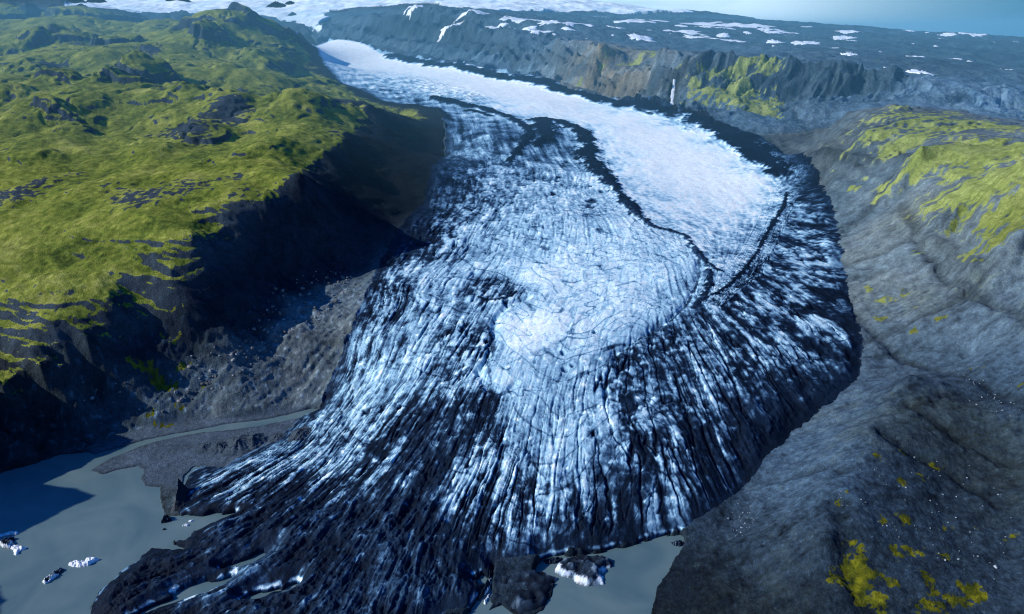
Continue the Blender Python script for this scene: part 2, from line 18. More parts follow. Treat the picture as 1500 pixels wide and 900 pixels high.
MOSS = [[1064.0,1896.6,171.7,77.4,0.55],[1125.9,1724.7,139.0,156.5,0.7],[1093.9,1785.4,143.8,97.6,0.7],[939.0,1778.2,81.0,27.7,0.75],[965.4,1692.7,77.2,40.2,0.9],[916.8,1498.3,68.4,49.9,0.95],[996.0,1441.7,87.5,126.1,0.95],[864.5,1230.5,74.8,106.0,1],[816.6,1095.6,44.8,40.5,1],[918.2,1373.2,42.2,61.7,0.9],[787.7,1046.7,28.2,28.6,0.9],[952.9,2881.1,145.1,58.1,0.7],[843.6,2765.1,166.9,75.3,0.8],[921.2,2674.2,108.0,88.6,0.8],[912.9,2560.1,72.7,80.4,0.85],[793.3,2889.7,87.7,39.6,0.6],[1002.5,2691.3,44.1,79.5,0.6],[635.0,3383.6,85.6,130.9,0.6],[569.9,3368.4,135.7,62.1,0.5],[672.4,2970.2,90.1,27.7,0.5],[1072.3,2596.8,47.7,50.0,0.5],[729.5,2838.8,35.1,43.0,0.5],[319.6,3376.0,34.8,24.3,0.5],[444.7,3367.1,68.3,21.2,0.4],[562.5,3539.0,71.8,156.7,0.4],[810.4,1608.8,13.9,18.2,0.7],[840.6,1628.1,20.5,14.4,0.5],[837.7,1528.5,16.3,17.6,0.7],[820.5,1502.4,16.0,15.7,0.6],[758.3,1082.2,10.7,13.2,0.8],[735.5,1024.4,6.1,12.3,0.7],[780.1,1180.1,12.8,8.6,0.4],[719.1,1162.3,8.0,9.8,0.6],[625.8,1058.8,22.2,14.1,0.5],[615.7,1108.5,12.1,12.9,0.5],[586.0,997.6,9.0,11.5,0.55],[654.2,1063.0,9.5,13.4,0.55],[645.7,942.3,14.2,7.8,0.5],[692.5,982.4,12.8,11.4,0.6],[708.0,969.7,12.6,7.6,0.5],[708.0,941.2,10.4,7.6,0.4],[641.6,999.4,9.0,12.7,0.4],[581.2,910.3,13.7,5.2,0.5],[577.1,882.9,9.8,8.8,0.5],[615.2,806.3,10.7,11.2,0.5],[626.2,737.8,11.3,8.6,0.6],[601.8,938.1,5.7,6.4,0.5],[325.2,557.3,4.3,8.4,0.7],[426.7,630.4,4.2,6.2,0.7],[405.2,586.9,4.5,5.7,0.6],[430.2,595.6,5.8,5.8,0.6],[357.1,533.5,4.7,4.9,0.55],[380.7,537.5,5.3,7.5,0.75],[374.6,527.7,4.2,4.2,0.6],[392.1,618.9,3.5,6.0,0.6],[313.9,509.6,10.2,7.0,0.7],[319.6,499.8,7.0,8.8,0.8],[293.4,479.7,10.6,8.2,0.8],[310.1,484.0,10.7,13.7,0.95],[319.9,490.0,6.9,10.1,0.9],[310.5,470.6,10.4,8.7,0.9],[325.0,476.3,8.6,7.7,0.85],[304.9,457.7,7.4,7.5,0.9],[315.6,449.3,7.3,10.1,0.95],[355.0,500.7,7.0,8.3,0.75],[333.6,468.8,6.6,7.2,0.6],[374.8,501.7,16.1,5.5,0.6],[398.0,497.4,7.0,5.7,0.6],[368.8,472.3,5.7,7.5,0.7],[367.1,458.0,4.7,5.2,0.6],[401.3,460.7,8.4,7.5,0.8],[383.6,450.6,10.0,6.5,0.8],[362.4,444.1,11.7,6.4,0.75],[345.0,444.3,6.3,5.0,0.6],[402.5,453.1,6.4,5.3,0.6],[524.6,669.9,11.7,6.4,0.4],[460.1,623.7,9.7,6.0,0.35],[496.7,585.7,9.2,6.2,0.4],[416.8,531.3,8.4,5.2,0.35],[471.9,515.4,8.2,4.1,0.4],[336.2,562.5,3.2,3.8,0.4],[443.6,531.6,8.4,4.4,0.3],[-512.8,854.2,26.6,8.7,0.55],[-484.5,846.0,16.2,8.5,0.6],[-468.0,868.9,18.4,6.8,0.5],[-472.8,798.4,12.2,5.6,0.5],[-492.7,808.2,7.5,4.8,0.55],[-463.4,823.4,10.9,6.4,0.5],[-434.9,850.4,9.5,5.9,0.35],[-489.0,897.0,24.3,8.0,0.35],[-499.8,924.5,28.7,9.3,0.4]]
SNOW = [[66.7,4822.7,145.7,88.9],[-270.6,4904.2,118.7,36.3],[-43.1,4655.0,66.2,41.7],[139.7,4308.2,35.5,32.6],[-231.5,5046.7,41.4,45.4],[-679.0,5292.8,85.7,94.2],[-1226.5,5787.4,82.0,90.1],[-888.7,5530.5,39.7,41.5],[-132.5,4785.4,20.1,14.1],[-522.3,5176.6,13.9,15.2],[-101.2,4768.9,144.1,43.9],[257.8,4651.3,103.3,81.9],[350.9,4630.0,47.3,51.9],[474.7,4896.7,69.6,76.4],[721.5,5034.5,66.4,73.0],[791.1,4478.0,99.5,108.2],[437.7,4285.4,9.6,10.4],[611.7,4452.9,9.9,10.8],[117.6,4220.1,13.7,11.9],[103.8,4487.7,54.9,60.2],[1194.7,4793.0,77.7,85.4],[1384.1,4797.1,120.9,95.4],[1500.7,4667.0,89.7,92.1],[1290.3,4869.2,49.7,54.6],[1160.5,5220.5,209.8,110.5],[1526.6,5496.0,165.9,74.7],[1484.0,5157.7,47.4,52.1],[1262.7,5199.5,42.6,46.8],[1329.2,5155.0,21.6,23.7],[1131.7,5199.4,16.6,18.2],[1686.2,5265.7,32.6,35.8],[2204.8,5732.0,69.8,48.6],[2530.6,5606.1,101.9,58.1],[1945.7,4879.1,108.3,79.7],[1956.7,4465.2,41.2,45.2],[1765.4,3828.3,20.1,22.1],[1671.6,3563.1,22.4,24.5],[2111.7,4175.1,13.5,14.8],[2311.3,4163.8,59.3,65.1],[1779.2,3139.2,57.5,54.9],[1620.9,3132.2,10.4,11.3],[2667.5,4858.7,15.6,17.0],[2722.7,4689.1,15.1,16.5],[3459.5,6433.0,58.9,64.7],[3644.2,6131.5,43.9,48.2],[3727.4,6374.5,39.2,43.1],[3812.0,6078.1,110.4,121.3],[2354.8,3447.9,28.6,31.3],[2528.1,4142.2,42.4,45.0],[2617.5,4095.2,37.9,31.5],[990.5,2899.6,15.5,14.1],[890.8,2859.4,8.1,9.0],[3452.1,5266.7,22.1,24.2],[3748.5,5436.7,44.5,48.8],[3575.9,6338.8,20.0,21.9],[3322.1,5633.7,12.3,13.4],[943.5,5678.6,171.4,140.6],[1174.6,6066.0,183.0,120.7],[1508.5,6055.2,243.2,110.8],[1878.9,5981.0,300.1,90.7],[-1210.5,4327.6,27.0,20.6],[-1540.9,5839.2,24.4,26.7],[-1252.8,5507.5,23.0,25.2],[-1158.0,5084.8,11.2,12.2],[-1725.8,6166.5,31.8,34.9],[776.4,6490.5,104.8,115.2],[2421.1,6085.2,61.9,56.6],[247.0,4296.2,13.9,15.2],[-64.3,4626.6,19.5,21.4],[-22.7,4944.6,10.9,11.9],[-774.0,4986.2,11.0,11.0],[1316.7,4999.8,37.8,41.5],[-471.6,4872.5,99.8,30.6],[1555.0,4617.4,27.3,29.9],[2264.6,4980.0,87.3,47.4],[407.5,4779.8,66.0,61.7],[1553.2,4240.0,49.9,54.7],[-103.0,4726.1,78.8,24.3],[1262.4,5492.4,53.4,48.9],[477.4,3970.0,34.3,37.6],[3602.4,6084.9,70.6,77.6],[-403.5,4842.9,99.8,30.7],[2083.5,5657.3,84.9,66.7],[280.5,4859.5,32.2,35.3],[-437.2,4987.2,68.1,21.1],[1124.7,4901.8,78.7,26.9],[1962.2,5526.7,85.8,70.6],[-280.7,4734.6,73.5,22.7],[403.9,3661.5,81.4,25.1],[1631.9,3552.7,33.1,36.3],[-326.4,4806.5,80.1,24.7],[2999.4,5892.4,65.2,71.7],[1780.0,4947.7,59.6,65.4],[2042.0,5832.9,109.4,48.0],[1254.9,5238.7,66.7,45.0],[-151.9,4767.1,33.2,10.7],[-399.1,4887.9,92.5,28.5],[2642.4,5775.7,102.3,55.7],[355.1,4443.4,53.5,29.6],[3292.1,5703.0,94.2,59.6],[3269.8,5799.3,35.0,38.4],[149.2,4375.3,96.2,40.4],[-461.1,5010.5,43.8,13.8],[2008.1,5272.4,59.1,44.7],[1929.1,5664.9,37.7,41.3]]
NUNATAKS = [[-3279.7,10404.2,136.3,149.8],[-3227.8,10860.7,66.2,72.7],[-2540.1,8585.0,52.5,57.7],[-4959.3,11124.6,156.7,172.3],[-4491.9,7622.2,153.4,168.7],[-6243.2,11199.8,135.4,148.8],[-3886.6,6711.1,68.1,74.8]]
MOUNDS = [[-2337.9,3531.6,78.7,159.2,40],[-2306.1,3642.3,66.6,145.2,35],[-2068.6,3380.0,88.9,160.4,25],[-1285.5,2565.6,88.2,119.7,38],[-1357.6,2604.7,53.1,83.6,22],[-1436.0,2297.0,60.7,125.9,30],[-1269.4,2270.2,46.4,100.9,26],[-1134.8,2482.4,55.6,75.7,22],[-1456.0,2523.4,31.3,56.5,16],[-936.7,2115.1,60.2,94.3,26],[-784.6,1978.3,80.1,153.5,28],[-1213.7,1810.0,109.6,92.1,34],[-1083.6,1734.6,46.1,55.3,24],[-761.8,1731.1,80.6,73.6,26],[-785.4,1527.5,62.1,62.0,18],[-522.4,1515.2,52.5,81.8,20],[-1011.2,1476.6,51.2,50.0,16],[-1437.9,2047.5,54.2,59.4,22],[-581.9,2001.7,81.1,177.1,26],[-832.6,3124.6,76.0,166.0,24],[-1124.7,3412.6,89.7,196.2,46],[-1215.0,3405.3,69.1,150.8,25],[-904.9,1913.7,58.4,57.2,18],[-1174.9,1962.7,79.5,58.1,20],[-871.5,2570.3,78.1,125.6,18],[-1137.0,2864.8,58.3,102.4,16],[-1835.7,2698.1,108.9,118.4,24],[-1679.2,2977.5,120.1,125.0,16],[-632.7,2436.0,49.7,108.2,20]]
PALENESS = [[727.8,1590.1,0.16],[818.9,1463.9,0.17],[875.3,1594.5,0.13],[884.2,1756.7,0.1],[769.1,1141.2,0.16],[681.6,1065.7,0.17],[620.0,1118.6,0.15],[674.4,882.1,0.15],[754.8,944.1,0.16],[569.6,940.4,0.13],[633.7,878.0,0.12],[631.6,745.7,0.1],[541.2,798.8,0.075],[476.3,789.1,0.1],[421.9,743.0,0.12],[363.1,684.3,0.12],[349.4,606.4,0.11],[311.9,567.0,0.1],[302.9,625.2,0.1],[273.8,584.0,0.085],[272.0,527.8,0.06],[240.6,505.0,0.045],[203.5,507.5,0.022],[190.2,530.1,0.018],[231.9,559.1,0.05],[258.2,621.3,0.08],[424.4,660.2,0.055],[508.5,669.3,0.05],[384.8,577.6,0.055],[451.0,567.6,0.045],[527.3,601.7,0.045],[379.4,498.3,0.045],[422.4,466.4,0.045],[326.4,524.1,0.055],[325.0,476.3,0.04],[265.1,474.2,0.03],[885.4,2204.3,0.06],[797.3,1864.8,0.07],[727.3,1472.6,0.14],[959.0,2343.5,0.1],[944.1,2022.4,0.12],[864.6,2402.6,0.12],[949.7,2522.1,0.12],[771.3,2576.9,0.11],[1286.0,2692.8,0.11],[1653.6,2654.0,0.12],[1750.7,2642.1,0.2],[1644.1,2732.3,0.18],[1860.5,2649.3,0.18],[1556.9,2880.3,0.11],[1198.1,2807.5,0.1],[1007.5,3068.0,0.1],[2638.6,5149.0,0.06],[2846.9,4334.4,0.055],[2023.4,3294.2,0.07],[928.8,3973.6,0.1],[616.3,4424.8,0.09],[192.6,4134.7,0.1],[-211.1,4530.4,0.09],[-690.3,4956.4,0.08],[-948.6,5414.5,0.07],[-468.0,5093.5,0.07],[-38.9,4164.0,0.12],[112.0,3977.3,0.14],[326.7,3469.4,0.15],[582.4,3070.5,0.14],[680.6,2860.6,0.12],[468.3,3292.1,0.13],[2439.4,5848.5,0.06],[3688.8,5423.4,0.05],[-482.3,854.2,0.07],[-438.3,862.6,0.075],[-418.7,897.7,0.085],[-381.0,1005.0,0.11],[-351.5,1099.3,0.12],[-327.6,1147.3,0.11],[-389.5,858.7,0.075],[-331.2,888.8,0.09],[-312.1,936.8,0.1],[-288.0,972.5,0.1],[-510.6,801.2,0.055],[-442.6,816.3,0.07],[-362.3,830.0,0.08],[-536.6,761.8,0.06],[-601.8,746.1,0.02],[-631.9,753.5,0.03],[-584.8,783.3,0.03],[-451.0,917.6,0.035],[-427.5,998.5,0.03],[-390.1,1126.7,0.035],[-324.0,1259.8,0.035],[-303.2,1501.9,0.04],[-297.3,2008.0,0.05],[-462.7,772.8,0.085],[-400.0,753.8,0.085],[-491.3,721.2,0.07],[-357.9,762.2,0.08],[-395.4,666.1,0.07],[-326.4,804.8,0.09],[-2485.1,4132.0,0.06],[-2223.4,4369.2,0.07],[-1626.8,3907.2,0.09],[-1578.0,5645.4,0.09]]  # low values on the near slopes and the left cliff paint in shade
ICE_CAP = [[-6686.9,5409.1],[-30864.6,39871.4],[-8943.7,14242.4],[-4127.1,6938.6],[-3778.5,6646.2],[-3379.5,6682.5],[-3824.3,8843.0],[-3616.5,9371.0],[-2688.1,8346.7],[-1742.2,6078.1],[-1506.0,5809.1],[-2111.7,8523.2],[-1663.8,8652.2],[-1213.4,8848.9],[-888.0,8833.6],[-241.3,5269.4],[337.7,7363.1],[1082.9,7859.3],[1848.6,8044.5],[12460.8,39871.4],[13280.8,39871.4],[-48131.6,39871.4]]
FLATS = [[-542.5,738.5],[-506.6,790.9],[-459.5,812.2],[-396.6,818.5],[-318.8,841.7],[-272.4,851.4],[-279.8,823.5],[-311.4,758.4],[-347.6,724.0],[-353.6,706.7],[-394.0,708.9],[-393.5,665.7],[-435.6,671.5],[-514.5,695.0]]
BERGS = [["white_flat",3.2,[[-447.8,540.8],[-444.6,544.6],[-434.6,546.6],[-434.1,550.4],[-428.5,550.4],[-420.4,548.5],[-423.8,544.6],[-426.6,539.9],[-432.4,538.0],[-442.0,538.0]]],["dark_long",3.5,[[-458.7,517.8],[-459.5,522.3],[-456.6,530.5],[-453.4,534.2],[-450.5,536.1],[-447.4,533.3],[-448.6,528.7],[-450.9,521.4],[-452.9,516.0],[-455.6,515.1]]],["white_tri",3.0,[[-521.7,564.3],[-523.0,570.4],[-516.6,567.4],[-506.0,566.3],[-506.8,563.3],[-509.8,559.3],[-508.5,555.3],[-510.7,554.3],[-516.1,560.3]]],["dark_block",4.5,[[-535.9,568.4],[-538.7,574.6],[-533.7,577.7],[-528.6,579.8],[-526.5,575.6],[-523.7,568.4],[-523.8,564.3],[-530.9,565.3]]],["pale_bar",2.2,[[-549.6,581.9],[-546.0,587.2],[-538.0,590.4],[-533.6,591.5],[-529.9,588.3],[-530.0,585.1],[-536.5,586.1],[-543.1,582.9],[-546.7,579.8]]],["black_spike",6.0,[[-384.0,603.6],[-383.7,609.2],[-382.6,614.9],[-377.2,611.5],[-374.2,608.1],[-377.6,605.9],[-381.1,603.6]]],["tiny_dark",1.4,[[-377.3,592.6],[-376.9,594.8],[-374.7,594.8],[-375.1,592.6]]],["small_white",1.6,[[-358.9,599.2],[-355.9,602.5],[-351.7,601.4],[-352.9,599.2]]],["small_white",1.2,[[-356.4,607.0],[-353.6,609.2],[-350.1,608.1],[-352.9,605.9]]],["debris_isle",6.5,[[42.2,531.4],[46.8,540.8],[52.8,546.6],[63.1,553.4],[74.6,556.3],[85.6,554.3],[94.9,550.4],[102.2,542.7],[97.8,535.2],[90.7,527.8],[87.9,516.0],[81.9,509.9],[74.1,511.6],[65.3,516.0],[56.5,523.2],[49.9,525.0],[46.0,527.8]]],["black_isle",6.0,[[-17.9,538.9],[-10.4,546.6],[3.5,550.4],[17.4,549.5],[23.6,546.6],[21.9,537.0],[24.4,527.8],[33.7,524.1],[41.7,522.3],[41.2,515.1],[36.7,504.7],[32.2,492.9],[25.5,484.6],[16.4,479.8],[5.1,479.0],[-3.8,487.9],[-11.7,496.2],[-18.0,491.2],[-20.7,496.2],[-17.2,509.9],[-18.9,524.1]]],["thin_sliver",3.0,[[-25.1,509.9],[-22.7,518.7],[-20.2,524.1],[-20.0,515.1],[-22.3,506.4],[-26.1,501.3]]],["thin_sliver",2.0,[[-27.0,491.2],[-23.4,499.6],[-21.0,504.7],[-22.1,497.9],[-25.0,489.5]]],["low_dark",3.0,[[31.2,546.6],[39.1,550.4],[47.5,551.4],[51.5,548.5],[44.2,542.7],[34.5,541.8]]],["low_dark",2.0,[[24.4,528.7],[27.2,531.4],[31.9,530.5],[32.4,526.8],[27.0,525.9]]],["low_dark",3.0,[[167.6,573.5],[177.4,575.6],[182.2,571.5],[175.5,567.4],[168.8,569.4]]]]
CONES = [[-278.9,771.1,16.799999999999997,6.75],[-311.1,771.4,12.6,4.5],[-354.8,753.8,23.799999999999997,9.0],[-378.5,750.0,15.399999999999999,6.0],[-338.1,762.5,18.2,9.0],[-397.4,747.5,12.6,3.75]]
FALL = [[664.6,2938.3],[657.2,2909.8],[650.9,2887.8],[644.4,2864.8],[640.0,2839.2],[633.1,2814.6],[631.7,2791.2],[627.0,2764.7],[619.9,2739.3],[616.1,2717.2]]
FIN = [[-383.0,620.7,0],[-388.3,661.6,14],[-377.5,661.5,16],[-376.8,621.6,3],[-366.1,649.3,6],[-362.2,621.9,0]]
BOULDERS = [[-307.3,1109.0,2.0],[-307.5,1031.9,1.61],[-344.2,1083.4,3.55],[-350.2,1009.8,1.81],[-308.1,1156.8,1.6],[-330.4,1090.2,2.0],[-355.1,1068.9,4.18],[-394.2,1027.2,1.62],[-329.5,1091.3,1.72],[-305.1,1082.9,2.05],[-287.1,1146.0,1.6],[-374.8,976.3,2.21],[-391.4,1044.8,1.61],[-293.7,1057.5,3.78],[-370.2,1108.4,1.74],[-383.9,971.2,1.72],[-327.3,1120.4,1.6],[-357.4,1092.1,4.18],[-294.0,1057.8,4.1],[-360.1,1092.9,1.78],[-367.7,961.2,3.09],[-291.7,1134.0,1.6],[-361.9,1115.8,1.62],[-327.0,1001.3,2.44],[-363.2,957.1,3.87],[-333.1,1138.1,1.61],[-311.3,1018.9,2.68],[-275.6,1112.7,1.6],[-291.8,1141.2,2.98],[-382.1,986.7,1.69],[-343.9,1026.3,1.6],[-340.0,1117.0,1.72],[-303.1,1147.4,2.02],[-347.8,977.1,1.68],[-384.9,1018.2,3.95],[-342.0,1048.8,3.24],[-313.7,1148.8,3.38],[-304.1,1124.4,3.34],[-351.5,1071.7,2.01],[-332.9,1037.2,2.55],[-369.5,966.5,1.72],[-331.8,1082.2,3.58],[-358.5,965.1,2.87],[-322.8,1048.7,1.61],[-297.7,1071.5,2.35],[-387.4,967.1,1.61],[-335.9,1072.2,2.22],[-276.1,1124.0,2.33],[-379.7,1060.9,1.6],[-391.5,994.5,1.92],[-395.3,981.8,2.4],[-289.7,1088.5,3.68],[-351.6,1009.5,3.48],[-314.1,1085.1,1.63],[-363.8,1001.2,4.17],[-343.2,972.6,1.66],[-389.6,1003.7,2.47],[-327.7,1069.5,3.84],[-336.7,1115.0,1.6],[-309.0,1128.1,1.64],[-384.7,970.1,2.42],[-378.8,1014.3,1.61],[-360.6,961.9,2.5],[-330.6,1033.5,1.61],[-283.9,1101.9,1.76],[-375.1,1044.8,1.8],[-382.1,1006.6,1.88],[-318.0,1115.6,3.06],[-346.0,968.4,3.11],[-344.9,1120.6,2.22],[-273.5,1087.4,2.3],[-367.5,965.5,2.35],[-357.3,961.4,2.23],[-353.7,970.1,3.44],[-319.3,1028.1,4.1],[-299.7,1032.9,2.02],[-337.3,1095.8,1.62],[-398.3,963.1,3.55],[-325.4,1129.3,4.04],[-311.0,1008.2,1.6],[-323.4,1152.8,1.88],[-293.0,1089.8,1.75],[-344.5,1134.7,1.78],[-283.7,1089.7,2.46],[-370.4,1103.1,1.6],[-367.3,979.5,1.78],[-365.0,1002.0,1.64],[-389.4,1054.8,3.59],[-390.3,971.6,1.6],[-298.5,1140.6,3.98],[-371.4,1009.5,2.35],[-294.0,1123.1,2.56],[-403.5,957.5,1.62],[-378.6,1055.4,4.07],[-329.2,1069.4,4.12],[-299.0,1143.1,1.62],[-329.6,1025.0,1.72],[-318.6,1154.4,1.61],[-344.2,1105.2,2.23],[-373.9,1050.9,2.52],[-273.8,1120.8,1.71],[-264.9,1113.8,1.6],[-379.3,967.5,2.62],[-305.7,1062.5,1.61],[-363.6,1034.1,1.72],[-369.8,1108.4,1.6],[-372.0,1011.0,3.46],[-353.3,1105.2,2.2],[-316.5,1012.9,2.59],[-305.4,1132.1,1.6],[-461.7,884.8,1.75],[-434.8,861.7,1.51],[-428.8,858.5,1.98],[-449.5,883.7,1.97],[-405.2,890.5,3.43],[-456.3,871.8,1.51],[-469.9,839.4,3.5],[-462.1,829.3,2.95],[-391.8,876.5,1.55],[-365.9,935.2,1.82],[-438.4,856.3,4.15],[-374.6,953.6,1.74],[-373.1,932.6,3.82],[-441.2,871.3,1.73],[-468.2,855.4,2.39],[-389.0,881.1,2.0],[-395.0,936.6,1.75],[-376.2,911.1,1.62],[-441.7,865.0,1.5],[-400.5,929.3,4.11],[-455.5,846.7,1.99],[-424.1,890.3,1.64],[-409.1,900.9,2.23],[-460.0,870.1,2.33],[-399.8,870.4,2.06],[-438.3,887.5,1.59],[-443.2,886.0,1.53],[-415.6,893.9,1.65],[-389.9,903.7,3.43],[-371.9,937.7,1.5],[-407.1,904.6,1.54],[-450.2,875.6,2.68],[-381.7,946.1,1.5],[-412.8,853.3,2.02],[-428.1,858.0,1.5],[-423.9,851.3,2.06],[-413.2,853.9,1.68],[-433.4,858.7,3.61],[-459.4,831.8,3.55],[-391.0,913.2,1.52],[-432.8,879.4,1.72],[-372.6,946.2,3.45],[-380.5,914.7,1.51],[-434.7,891.1,2.61],[-432.3,872.7,2.79],[-444.4,861.5,1.52],[-396.3,917.7,1.5],[-454.6,842.4,3.27],[-403.2,901.1,1.5],[-444.6,845.8,1.5],[-400.6,914.6,1.5],[-449.4,845.2,1.53],[-430.7,867.3,2.08],[-431.0,862.0,1.51],[-431.9,896.2,1.55],[-412.7,885.9,1.5],[-460.6,872.1,3.44],[-428.1,868.2,1.55],[-394.4,906.7,1.5],[-423.0,868.6,3.55],[-376.0,938.6,2.92],[-383.7,897.7,1.98],[-447.6,837.3,1.97],[-473.9,869.0,1.5],[-409.3,897.6,3.2],[-380.4,929.7,3.1],[-402.3,902.0,3.77],[-403.0,914.3,1.86],[-388.0,922.6,4.28],[-375.5,910.1,1.5],[-531.6,815.5,1.2],[-566.7,818.1,1.51],[-505.0,811.9,2.4],[-531.0,823.9,1.2],[-508.9,811.8,2.89],[-570.2,808.1,1.57],[-516.3,815.8,1.21],[-529.2,827.2,1.33],[-566.8,820.6,1.77],[-540.3,824.1,1.44],[-556.1,819.0,1.97],[-571.2,798.5,1.24],[-495.1,812.3,1.2],[-537.4,819.1,1.3],[-543.0,813.6,1.33],[-566.5,808.2,3.42],[-496.8,814.5,3.04],[-534.7,819.9,2.35],[-562.5,802.7,1.51],[-506.4,809.0,1.2],[-574.5,799.6,1.49],[-576.5,812.4,1.36],[-491.7,811.9,1.59],[-478.0,812.4,2.76],[-500.5,814.0,3.04],[402.6,601.0,0.75],[421.1,601.2,0.7],[422.9,566.4,1.25],[439.2,599.8,0.73],[354.4,526.4,0.77],[401.8,528.0,1.21],[480.3,602.5,0.94],[409.4,483.6,0.75],[394.5,509.2,0.73],[365.0,529.3,0.74],[502.5,588.8,0.71],[425.5,538.6,1.48],[387.4,526.4,0.8],[442.8,577.6,1.21],[455.8,501.1,1.04],[330.4,550.1,0.7],[351.9,530.6,0.7],[403.7,579.1,1.37],[442.2,625.1,0.73],[396.9,579.9,0.84],[428.6,563.6,0.77],[437.9,560.8,0.7],[456.8,577.3,1.2],[358.7,526.8,1.14],[436.3,544.0,1.35],[387.1,529.4,0.7],[451.1,610.5,1.1],[468.1,518.3,1.33],[437.1,490.7,0.7],[436.7,596.7,0.77],[434.1,514.3,0.71],[426.5,498.0,0.7],[366.0,526.0,0.78],[416.4,503.7,1.17],[365.2,515.6,0.92],[488.2,541.7,1.09],[330.8,566.7,0.8],[390.5,494.0,0.79],[425.1,553.4,0.95],[441.7,578.6,0.72],[486.6,608.1,1.47],[359.6,564.6,0.74],[460.1,512.1,0.71],[435.0,620.4,0.7],[440.3,527.1,1.12],[327.2,553.4,0.7],[458.8,613.8,0.71],[464.4,628.0,1.1],[365.8,599.9,1.04],[381.5,590.8,1.08],[395.3,500.2,1.22],[393.9,561.5,0.72],[499.0,577.2,1.34],[328.9,560.7,0.9],[473.2,561.0,1.28],[382.7,579.0,0.71],[348.2,551.4,1.01],[348.7,551.0,0.76],[416.5,551.0,0.89],[366.0,522.7,0.75],[408.8,517.1,0.72],[430.0,497.4,1.47],[329.0,564.5,0.7],[345.1,553.9,1.08],[428.3,471.4,1.05],[454.6,604.4,1.1],[500.8,576.0,0.7],[380.0,599.4,0.75],[499.0,625.5,0.73],[447.4,531.0,0.87],[270.2,621.9,0.72],[256.2,602.8,1.45],[235.2,572.0,1.01],[246.0,567.4,0.77],[247.0,600.6,1.02],[255.3,583.8,1.1],[248.9,577.1,0.7],[257.5,589.7,0.73],[238.6,592.4,0.71],[245.7,594.0,0.71],[240.5,578.1,0.71],[250.6,619.3,0.88],[262.6,612.8,1.14],[234.8,582.9,0.7],[261.9,611.5,0.72],[234.6,581.5,0.74],[252.4,597.2,0.84],[243.4,567.2,0.71],[233.4,570.3,0.96],[254.0,596.0,0.7],[237.8,580.8,0.72],[252.9,595.1,0.7],[260.8,609.8,0.81],[247.1,579.3,0.7],[243.6,581.3,0.94],[246.9,587.5,1.09],[250.7,582.9,0.77],[260.8,611.3,0.75],[242.6,582.2,1.42],[240.3,575.7,1.49],[240.9,607.7,0.79],[239.8,568.8,1.02],[256.9,592.1,0.95],[251.5,600.5,0.75],[254.1,581.9,0.7],[251.6,605.0,1.43],[257.5,601.8,0.81],[258.0,601.9,0.76],[263.0,611.8,0.95],[248.7,588.4,1.49],[582.4,691.9,0.95],[595.8,730.7,0.91],[598.8,803.9,0.81],[596.0,775.6,0.8],[589.4,727.9,0.81],[592.9,735.7,1.14],[591.6,774.9,1.47],[582.4,704.6,0.84],[603.6,749.4,1.11],[573.0,717.5,0.92],[602.4,720.9,1.41],[622.7,752.6,1.27],[588.8,703.9,0.82],[602.1,777.3,1.52],[576.1,705.8,0.92],[594.6,695.6,1.08],[581.4,704.4,1.17],[609.1,782.1,1.26],[602.7,715.9,0.83],[563.0,735.3,0.91],[581.8,741.4,1.65],[594.7,787.4,1.45],[591.6,745.8,0.88],[588.4,769.8,0.85],[581.6,692.2,0.8],[565.2,725.4,1.59],[587.7,767.4,0.98],[599.1,743.3,1.21],[592.0,722.0,1.34],[587.6,782.5,0.82],[437.9,484.3,3.4],[396.3,492.0,1.8],[441.5,632.4,1.9],[410.7,495.1,1.6],[234.7,599.6,2.2]]
BOULDER_SPLIT = 205
WHITE_STREAM = [[-1265.6,4259.7],[-1539.5,5593.3],[-952.2,3732.2],[-700.3,3187.7],[-537.8,2944.6],[-331.8,3146.4],[-160.1,2766.2],[-50.3,2595.1],[35.6,2438.7],[63.2,2311.7],[63.2,2143.6],[81.6,2187.0],[107.4,2451.6],[159.0,2517.5],[234.2,2277.9],[243.0,2144.8],[235.4,1839.1],[267.5,1598.8],[301.7,1393.4],[361.2,1351.1],[354.7,1197.6],[358.2,1148.3],[321.6,1039.3],[415.7,1155.4],[542.2,1405.6],[690.2,1695.7],[785.9,1831.1],[793.4,2251.2],[714.8,2449.8],[612.8,2698.9],[474.0,2898.2],[252.0,3297.5],[35.0,3690.0],[-404.7,4295.3],[-854.2,4794.8],[-1412.0,5612.9]]
ICEFALL = [[-725.6,3632.9],[-545.5,3832.0],[-223.2,3338.1],[-86.5,3001.7],[-160.1,2766.2],[-310.0,2929.6],[-490.7,3004.9],[-620.0,3160.7]]
GORGE = [[617.6,2726.0],[628.6,2773.6],[638.5,2830.6],[649.5,2879.7],[664.5,2921.6],[699.9,2941.2],[730.3,2958.3]]
